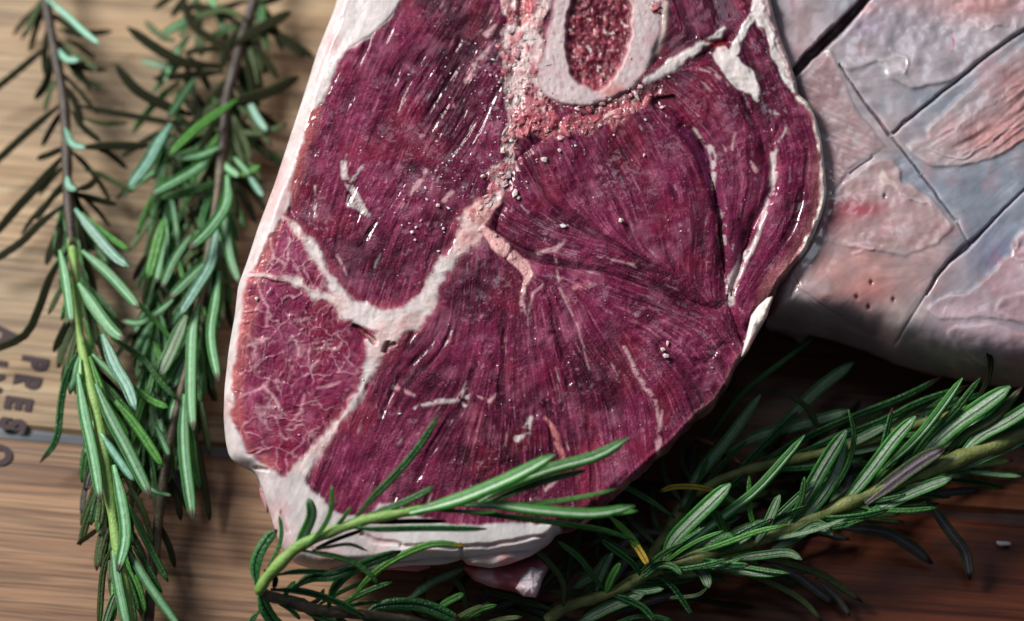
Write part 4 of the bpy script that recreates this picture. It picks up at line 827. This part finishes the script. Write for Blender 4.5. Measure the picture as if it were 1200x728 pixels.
# --- the big sprig along the lower right
s2 = thing('rosemary_sprig', 'large dark green rosemary sprig with olive stem lying along the lower right of the board', 'rosemary', P(640, 725, 0.01), GRP)
stem(s2, 'stem', 'o', [(640,728,.009,13),(662,712,.010,14),(700,700,.011,13),(730,688,.012,13),(765,668,.014,17),(790,660,.0145,12),(815,656,.015,22),(850,642,.016,17),(885,634,.017,15),(930,618,.018,16),(975,598,.019,17),(1012,582,.020,18),(1060,562,.021,18),(1105,545,.022,20),(1150,528,.023,20),(1200,508,.024,20),(1270,480,.024,20)], .16)
leaves(s2, [
 ('o',9,11,22,[(660,712),(660,684),(644,660),(620,639)],.1), ('m',9,12,22,[(709,692),(696,677),(679,654),(653,634)]), ('s',10,12,15,[(699,693),(707,670),(718,648)]), ('g',11,12,18,[(709,697),(717,677),(727,660)]), ('u',8,14,22,[(752,678),(742,661),(724,647),(703,632)]),
 ('y',9,18,20,[(735,628),(748,643),(760,663)]), ('t',9,24,18,[(714,605),(725,615),(740,630),(752,648)]), ('s',20,15,26,[(777,660),(787,636),(807,614),(832,590),(856,567)],.0), ('b',13,15,27,[(780,660),(815,630),(853,601),(888,573),(923,534),(943,510)],.3), 
 ('g',8,14,24,[(784,655),(816,648),(850,637),(888,623),(920,616)]), ('r',14,15,17,[(800,668),(812,662),(826,675),(831,689)],.2), ('o',6,15,11,[(831,687),(816,698),(782,701)]), ('m',11,15,19,[(753,678),(772,663),(789,664),(799,674)]),
 ('u',9,12,12,[(715,696),(738,704),(756,714),(769,730)]), ('r',16,8,13,[(676,732),(710,713),(738,702),(756,695)]), ('m',8,8,9,[(720,730),(754,722),(788,727)]), ('o',9,13,4,[(825,666),(867,670),(905,684),(941,704),(966,732)]),
 ('o',10,15,4,[(878,652),(923,660),(967,676),(1011,706)]), ('k',11,13,3.5,[(893,656),(932,674),(958,693),(978,708)]), ('k',8,7,3,[(955,678),(979,698),(996,722)]), ('r',11,16,19,[(858,655),(891,651),(923,648),(940,656)],.2), ('r',14,17,21,[(905,644),(932,629),(958,615),(976,627)],.2),
 ('r',12,17,25,[(881,641),(897,618),(914,580)]), ('m',9,17,26,[(921,628),(930,603),(939,585),(943,559)]), ('s',19,18,31,[(918,624),(944,584),(958,558),(976,528),(992,504)],.1), ('s',15,18.5,28,[(935,614),(963,583),(983,547),(990,513)],.3),
 ('m',8,19,33,[(950,602),(978,572),(995,541),(1001,508),(994,480)],.4), ('s',17,19,31,[(985,594),(1016,557),(1048,515),(1073,488)],.05), ('b',12,20,33,[(1035,550),(1072,516),(1100,482),(1128,443)],.3), ('m',11,20,33,[(1064,542),(1095,505),(1120,480),(1149,443)],.35),
 ('s',21,20.5,34,[(1072,541),(1113,503),(1145,480),(1184,453)],.0), ('o',12,21,32,[(1108,529),(1134,507),(1166,489),(1198,454)]), ('s',17,22,32,[(1125,533),(1150,510),(1180,494),(1225,465)],-.1), ('k',20,21,27,[(1014,590),(1052,560),(1085,537),(1107,526)],-.1),
 ('r',16,20,23,[(1008,609),(1052,585),(1087,570),(1115,560)],-.2), ('o',8,21,12,[(1110,551),(1148,554),(1205,556)]), ('u',9,17,9,[(1110,562),(1148,566),(1177,572)]), ('k',10,16,10,[(1085,581),(1113,577),(1147,574)]), ('r',14,21,24,[(1108,553),(1150,537),(1210,510)],-.1),
 ('k',14,15,3.5,[(982,618),(1034,623),(1066,639),(1093,661)],.1), ('k',13,16,4,[(1085,583),(1113,623),(1131,647),(1137,680)],.1), ('s',12,13,16,[(800,655),(812,640),(820,618)]), ('m',8,15,22,[(851,650),(849,620),(838,596)]), ('g',8,16,22,[(850,640),(842,612),(824,590)]),
 ('u',11,15,19,[(800,650),(830,622),(868,605)]), ('u',9,18,28,[(1010,585),(1030,540),(1046,478)],.3), ('m',9,16,20,[(875,634),(900,610),(930,596)]), ('g',8,17,21,[(890,630),(879,600),(878,558)]), ('o',9,17,22,[(946,610),(985,585),(1015,560)]), ('r',10,18,23,[(1030,576),(1060,560),(1085,548)]),
 ('o',9,15,5,[(960,612),(1000,606),(1060,612)]), ('r',9,20,24,[(1050,565),(1090,530),(1120,500)]), ('o',8,14,8,[(1000,596),(1050,592),(1100,590)]), ('m',9,22,27,[(1150,525),(1180,505),(1215,490)]), ('r',12,17,20,[(845,646),(870,632),(893,610)]), ('u',8,13,12,[(770,672),(790,690),(812,722)]),
 ('s',8,12,13,[(736,690),(752,694),(778,690)]), ('o',8,9,6,[(700,704),(690,715),(680,735)])])
leaf(s2, 'm', 24, .016, .019, [(830,648),(840,640),(852,634),(863,632)], .1, False).name = 'bud'

# --- the sprig lying behind it, half in the shade of the meat
s3 = thing('rosemary_sprig', 'shaded rosemary sprig lying behind the large one, in the dark between steak and joint', 'rosemary', P(770, 640, 0.006), GRP)
stem(s3, 'stem', 'o', [(760,660,.006,14),(782,625,.008,16),(805,588,.010,15),(835,567,.012,13),(870,553,.013,12),(905,543,.014,12),(960,532,.014,12),(1020,516,.015,12),(1080,496,.015,11),(1150,474,.016,10)], .12)
leaves(s3, [
 ('r',14,11,24,[(797,600),(815,562),(853,515),(891,463)],.25), ('m',7,10,15,[(832,512),(870,461),(914,426),(957,393)]), ('r',15,9,14,[(900,515),(925,490),(960,455),(1000,425)],.1), ('o',8,14,19,[(961,503),(946,478),(925,463)]), ('r',14,10,15,[(850,531),(888,511),(941,497),(996,481)],.1), ('u',10,13,18,[(883,545),(944,513),(1009,485),(1060,465),(1107,440)],.3), 
 ('u',9,14,20,[(925,535),(976,515),(1036,492),(1078,471),(1138,451)],.3), ('y',7,16,17,[(846,577),(816,571),(789,571),(771,577)],.1), ('t',8,14,16,[(868,594),(851,583),(836,574)]), ('w',5,12,13,[(814,513),(839,522),(868,543)]), ('m',9,16,25,[(791,607),(754,582),(719,566),(680,561)],.1), ('d',8,20,34,[(1143,472),(1157,447),(1161,424),(1155,405)]),
 ('r',14,13,16,[(1000,522),(1045,500),(1100,478)]), ('r',12,13,18,[(960,532),(1000,518),(1040,498)]), ('o',10,8,7,[(770,640),(740,610),(720,580)]), ('o',9,7,6,[(775,630),(765,600),(766,570)]), ('o',10,7,6,[(758,655),(720,640),(690,610)]), ('o',9,9,8,[(800,590),(780,560),(775,530)]), ('k',10,8,6,[(780,625),(750,625),(716,650)]),
 ('o',8,8,9,[(820,575),(800,545),(800,520)]), ('o',8,10,10,[(850,560),(850,530),(862,505)]), ('r',12,7,6,[(712,650),(700,670),(672,690)]), ('o',9,6,6,[(690,640),(720,622),(745,600)]), ('k',9,5,5,[(640,690),(600,705),(560,722)]), ('o',10,5,6,[(650,715),(600,700),(560,690)]), ('k',10,4,4,[(720,720),(780,700),(830,704)]), ('d',8,4,4,[(800,700),(850,708),(885,712)]),
 ('o',8,5,5,[(930,640),(900,656),(850,668)]), ('k',11,9,8,[(920,560),(960,556),(1000,548)]), ('d',9,9,8,[(880,575),(905,560),(940,556)]), ('r',11,11,14,[(1055,505),(1090,476),(1125,466)])])
s3b = None

# --- the sprig at the far left edge
s4 = thing('rosemary_sprig', 'long drooping rosemary sprig nearest the left edge, woody above and green below', 'rosemary', P(52, -40, 0.012), GRP)
stem(s4, 'stem', 'd', [(48,-60,.012,13),(54,0,.012,13),(64,60,.012,13),(75,120,.013,13),(78,180,.014,13),(80,230,.015,13),(85,290,.016,12)], .15)
stem(s4, 'stem', 'g', [(84,280,.0158,11),(90,340,.017,10),(95,400,.018,10),(105,445,.019,13),(115,490,.0195,14),(124,545,.0195,14),(133,610,.0195,13),(142,665,.019,13),(150,710,.018,12),(162,770,.016,11)], .06)
leaves(s4, [
 ('c',10,14,20,[(54,-2),(79,19),(98,37),(117,52)]), ('d',9,12,8,[(68,34),(85,39),(105,39),(132,37)]), ('d',7,12,8,[(78,45),(95,56),(112,69)]), ('c',11,14,17,[(69,58),(77,69),(92,71)]), ('d',8,13,10,[(80,77),(92,76),(104,73)]), ('d',7,12,8,[(80,72),(98,80),(125,82)]),
 ('r',8,11,5,[(84,84),(98,94),(119,103)]), ('d',9,12,6,[(60,50),(26,79),(-5,104),(-25,120)]), ('d',11,12,6,[(60,62),(55,95),(41,117)]), ('d',9,13,12,[(84,122),(120,130),(149,135),(212,146)]), ('d',10,13,7,[(74,120),(35,153),(0,185),(-20,204)]), ('c',12,16,19,[(76,150),(84,168),(100,174)]), 
 ('d',11,15,13,[(94,173),(130,171),(175,171)]), ('d',9,13,9,[(78,172),(58,181),(43,186)]), ('d',12,14,7,[(78,178),(44,218),(18,246),(-10,280)]), ('c',12,17,19,[(78,207),(81,218),(90,222)]), ('d',9,16,15,[(90,222),(104,218),(115,207)]), ('d',9,15,11,[(84,226),(105,232),(137,240)]), ('o',7,14,10,[(98,199),(120,206),(157,226)]),
 ('d',8,14,9,[(108,172),(128,180),(149,198)]), ('o',7,12,7,[(96,138),(120,145),(150,144)]), ('c',15,18,22,[(88,245),(112,275),(134,300),(152,313)]), ('g',9,16,16,[(96,250),(120,272),(152,294)]), ('p',15,18,23,[(96,294),(123,317),(149,345),(163,362)]), ('g',7,18,14,[(152,346),(172,366),(202,398)]), ('p',13,19,22,[(70,293),(77,328),(84,380)]),
 ('d',11,14,7,[(76,240),(48,261),(26,283),(-2,302),(-22,312)]), ('d',11,15,5,[(82,290),(60,322),(46,360),(30,392),(-2,408),(-25,416)]), ('p',18,19,24,[(92,332),(112,362),(130,386),(146,398)]), ('m',9,18,16,[(130,396),(167,420),(186,445),(206,468)]), ('c',17,20,23,[(120,392),(134,427),(149,453),(159,481)]), ('p',10,19,19,[(108,415),(134,441),(152,460)]),
 ('g',11,17,17,[(157,454),(176,469),(197,478)]), ('u',10,19,6,[(98,402),(80,436),(72,469),(66,515),(47,542)],.2), ('g',9,20,22,[(105,418),(120,460),(130,488),(140,505)]), ('b',8,20,21,[(94,420),(94,450),(98,490)]), ('m',10,18,17,[(122,448),(140,470),(158,492)]), ('p',16,21,23,[(91,438),(98,482),(109,533),(118,589)]), ('p',18,22,24,[(112,450),(127,485),(149,527),(177,584)]),
 ('g',13,19,18,[(135,470),(152,490),(169,513),(191,547)]), ('c',12,21,20,[(118,508),(137,536),(157,564)]), ('p',10,16,15,[(183,500),(190,515),(198,535)]), ('p',7,17,17,[(168,566),(182,576),(201,581)]), ('p',17,21,21,[(133,545),(143,590),(147,630),(138,670)]), ('o',11,16,15,[(118,575),(119,598),(115,621)]), ('d',7,12,4,[(118,618),(104,628),(90,638)]),
 ('o',9,18,8,[(132,640),(121,670),(116,735)]), ('p',15,20,21,[(132,645),(139,688),(150,740)]), ('p',13,19,19,[(148,640),(172,682),(212,738)]), ('m',10,17,13,[(150,590),(172,635),(197,682)]), ('m',8,17,15,[(155,640),(170,660),(190,695)]), ('r',10,16,14,[(138,690),(130,710),(122,735)]), ('o',8,14,10,[(146,560),(168,600),(180,640)]), ('d',9,14,10,[(100,300),(108,330),(114,360)]),
 ('d',9,16,12,[(90,255),(98,285),(102,320)]), ('o',9,13,10,[(112,360),(126,372),(146,384)]), ('d',9,14,12,[(84,130),(98,150),(118,166)]), ('d',10,13,12,[(76,100),(88,120),(96,145)])])

# --- the sprig beside it, nearer the steak
s5 = thing('rosemary_sprig', 'bushy dark rosemary sprig between the leftmost sprig and the steak', 'rosemary', P(300, -40, 0.012), GRP)
stem(s5, 'stem', 'd', [(306,-50,.010,14),(298,0,.010,14),(285,40,.010,14),(275,80,.011,14),(266,115,.011,14),(262,160,.012,13),(258,200,.012,12)], .15)
stem(s5, 'stem', 'w', [(260,185,.013,13),(257,215,.013,12),(250,260,.014,11),(242,310,.014,11),(232,360,.014,11),(222,420,.014,11),(205,490,.012,10),(192,560,.010,12),(182,640,.008,13),(172,740,.007,13)], .12)
leaves(s5, [
 ('d',14,11,15,[(258,78),(235,76),(213,73),(182,56),(149,32)]), ('d',14,11,14,[(225,135),(196,125),(161,106),(135,76)]), ('d',15,12,13,[(275,52),(300,36),(317,27),(341,14)]), ('d',11,10,8,[(300,30),(324,40),(368,67)]), ('d',15,12,13,[(265,122),(282,117),(317,107),(350,90)]), ('d',11,11,9,[(288,45),(305,62),(326,92)]),
 ('g',12,15,19,[(278,117),(252,135),(228,153),(199,181)],.1), ('p',11,10,13,[(232,18),(212,28),(189,41)]), ('r',10,10,7,[(210,80),(190,77),(165,72)]), ('o',9,10,8,[(205,48),(188,42),(170,25)]), ('d',10,11,10,[(262,84),(223,88),(179,92)]), ('p',12,12,14,[(228,92),(214,112),(197,139)]), ('c',18,14,17,[(200,145),(185,168),(172,192),(151,219)]), 
 ('p',15,14,18,[(250,180),(230,198),(210,210),(176,228)]), ('p',12,14,17,[(258,172),(235,182),(207,186)]), ('m',11,13,14,[(258,212),(223,225),(188,232)]), ('c',12,11,13,[(288,112),(300,136),(313,154)]), ('o',9,11,12,[(270,150),(290,156),(312,155),(337,145)]), ('p',12,13,15,[(258,188),(268,198),(281,207)]), ('g',8,12,13,[(276,207),(290,203),(305,194)]), ('p',9,12,13,[(274,184),(283,194),(293,205)]),
 ('c',11,12,14,[(291,205),(298,216),(308,231)]), ('p',17,15,21,[(266,205),(265,238),(246,268),(222,291)]), ('p',13,14,17,[(261,240),(264,265),(270,302),(281,333)]), ('g',15,14,14,[(191,258),(184,288),(174,327)]), ('p',11,14,14,[(193,262),(189,295),(183,332)]), ('p',13,14,16,[(224,275),(204,305),(190,337)]), ('p',15,14,16,[(250,300),(226,323),(199,349)]),
 ('c',17,15,18,[(254,265),(247,308),(230,338),(210,370)]), ('p',14,14,18,[(257,318),(252,355),(247,395),(256,448)]), ('p',10,15,14,[(206,348),(190,362),(164,378),(142,376)]), ('r',18,14,14,[(218,370),(202,408),(186,442)]), ('p',16,15,17,[(234,355),(226,385),(224,430),(224,475),(227,505)]), ('p',17,14,15,[(216,462),(215,500),(217,540),(226,610)]), ('g',10,13,11,[(224,500),(228,545),(234,573)]), 
 ('o',9,10,7,[(236,470),(240,500),(246,533)]), ('d',10,9,4,[(232,520),(238,560),(246,610)]), ('m',9,14,15,[(190,415),(180,440),(172,470)]), ('m',8,12,12,[(208,470),(204,490),(200,515)]), ('o',9,11,11,[(254,280),(258,330),(262,380)]), ('d',10,9,8,[(262,130),(290,150),(320,190)]), ('d',10,9,8,[(256,150),(235,160),(205,165)]), ('d',10,10,9,[(258,190),(285,230),(300,262)]),
 ('d',11,11,9,[(285,30),(262,18),(235,8),(206,12)]), ('o',10,12,12,[(288,22),(262,12),(238,18),(215,22)]), ('d',11,12,14,[(270,70),(248,46),(226,30),(212,-6)]), ('d',10,11,10,[(298,5),(320,0),(338,-12)]), ('d',10,10,8,[(244,240),(226,252),(206,262)]), ('o',10,10,9,[(246,290),(222,300),(205,330)]), ('d',9,8,7,[(236,330),(216,360),(205,390)]), ('d',9,8,7,[(226,400),(240,430),(250,470)]),
 ('d',9,9,8,[(214,440),(196,470),(184,505)]), ('o',10,8,7,[(200,500),(176,530),(170,560)]), ('d',10,8,7,[(192,550),(206,580),(212,610)]), ('o',8,8,7,[(262,205),(240,235),(216,248)]), ('o',9,9,9,[(262,120),(240,140),(225,170)]), ('d',9,8,6,[(184,610),(198,640),(205,665)]), ('o',9,8,7,[(214,430),(200,440),(178,445)]),('d',9,8,6,[(240,320),(262,350),(272,385)])])

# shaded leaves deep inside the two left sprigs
def along(pts, t):
    p = np.array(pts, float); s = np.r_[0, np.cumsum(np.hypot(*(p[1:, :2] - p[:-1, :2]).T))]; u = t * s[-1]
    q = [np.interp(u, s, p[:, k]) for k in range(p.shape[1])]; u2 = min(s[-1], u + 5); q2 = [np.interp(u2, s, p[:, k]) for k in (0, 1)]; u1 = max(0, u - 5); q1 = [np.interp(u1, s, p[:, k]) for k in (0, 1)]
    return q, math.atan2(q2[1] - q1[1], q2[0] - q1[0])
def fill(parent, pts, n, t0, t1, kinds, lmin, lmax, wmin, wmax, amin, amax, zlo, zhi, seed):
    rr = random.Random(seed)
    for i in range(n):
        (x, y, z), a = along(pts, rr.uniform(t0, t1)); sd = rr.choice((-1, 1)); da = a + sd * math.radians(rr.uniform(amin, amax)); L = rr.uniform(lmin, lmax); bend = -sd * rr.uniform(.1, .5)
        p = [(x, y)]; 
        for k in range(3): x += math.cos(da) * L / 3; y += math.sin(da) * L / 3; da += bend / 3; p.append((x, y))
        z0 = min(z, zhi); leaf(parent, rr.choice(kinds), rr.uniform(wmin, wmax), z0, rr.uniform(zlo, zhi), p, rr.uniform(-.5, .5))
A1 = [(78,180,.012),(85,290,.013),(97,405,.014),(115,490,.014),(135,620,.013),(150,720,.012)]
A2 = [(285,40,.009),(262,160,.010),(245,290,.010),(225,420,.010),(200,520,.008),(180,680,.006)]
A3 = [(205,150,.008),(190,250,.009),(185,350,.009),(175,450,.009),(170,540,.008)]
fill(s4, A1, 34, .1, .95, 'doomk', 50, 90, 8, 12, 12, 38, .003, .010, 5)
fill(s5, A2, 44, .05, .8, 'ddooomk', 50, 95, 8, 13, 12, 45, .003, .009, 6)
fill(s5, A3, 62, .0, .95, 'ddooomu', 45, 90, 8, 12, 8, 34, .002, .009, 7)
fill(s5, A2, 12, .3, .75, 'pgm', 45, 80, 9, 13, 10, 30, .009, .013, 8)
B1 = [(660,712,.005),(765,668,.007),(850,642,.008),(975,598,.009),(1105,545,.010),(1220,505,.010)]
B2 = [(770,645,.004),(835,567,.006),(960,532,.007),(1080,496,.008)]
B3 = [(480,715,.004),(560,710,.004),(650,690,.004),(720,640,.004)]
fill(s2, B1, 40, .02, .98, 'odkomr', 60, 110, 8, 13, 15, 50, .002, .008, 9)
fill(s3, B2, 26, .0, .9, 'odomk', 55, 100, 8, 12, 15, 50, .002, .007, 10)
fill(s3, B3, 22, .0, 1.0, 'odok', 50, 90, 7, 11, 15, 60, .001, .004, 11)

fill(s4, A1, 34, .25, .95, 'mmuogp', 50, 90, 7, 11, 10, 32, .010, .017, 21)
fill(s4, [(52,-20,.010),(64,60,.010),(75,120,.011),(80,230,.012)], 20, .0, 1.0, 'ddod', 45, 85, 6, 9, 18, 60, .004, .012, 22)
fill(s5, A3, 46, .1, .95, 'mmuopg', 45, 85, 7, 11, 8, 30, .008, .013, 23)
fill(s5, A2, 40, .15, .72, 'mmuogp', 45, 85, 7, 11, 10, 34, .008, .014, 24)
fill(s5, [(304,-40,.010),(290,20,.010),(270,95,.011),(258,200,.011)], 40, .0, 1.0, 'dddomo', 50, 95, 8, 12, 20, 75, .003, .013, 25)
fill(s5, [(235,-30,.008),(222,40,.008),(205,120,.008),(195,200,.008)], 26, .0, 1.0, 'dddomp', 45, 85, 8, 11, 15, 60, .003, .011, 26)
C1 = [(700,700,.012),(765,668,.014),(850,642,.016),(975,598,.019),(1105,545,.021),(1220,505,.022)]
fill(s2, C1, 46, .05, .98, 'mmusgru', 65, 120, 6, 10, 10, 34, .013, .026, 27)
fill(s3, [(770,645,.008),(835,567,.012),(960,532,.014),(1080,496,.015)], 24, .0, .95, 'mmuor', 60, 110, 6, 10, 8, 34, .010, .019, 28)
fill(s1, [(312,698,.026),(400,718,.020),(480,726,.016),(560,738,.012)], 12, .05, 1.0, 'muo', 45, 80, 6, 9, 15, 50, .012, .026, 29)
fill(s5, [(250,110,.008),(235,190,.008),(222,290,.009),(210,380,.009)], 44, .0, 1.0, 'moomdd', 50, 90, 7, 11, 10, 45, .003, .011, 31)
fill(s4, [(80,220,.010),(88,300,.011),(100,400,.012),(118,500,.012)], 30, .0, 1.0, 'moomu', 50, 90, 6, 10, 12, 40, .004, .013, 32)
fill(s5, [(215,330,.008),(205,420,.008),(196,520,.007)], 30, .0, 1.0, 'moodu', 50, 90, 7, 11, 8, 34, .003, .010, 33)
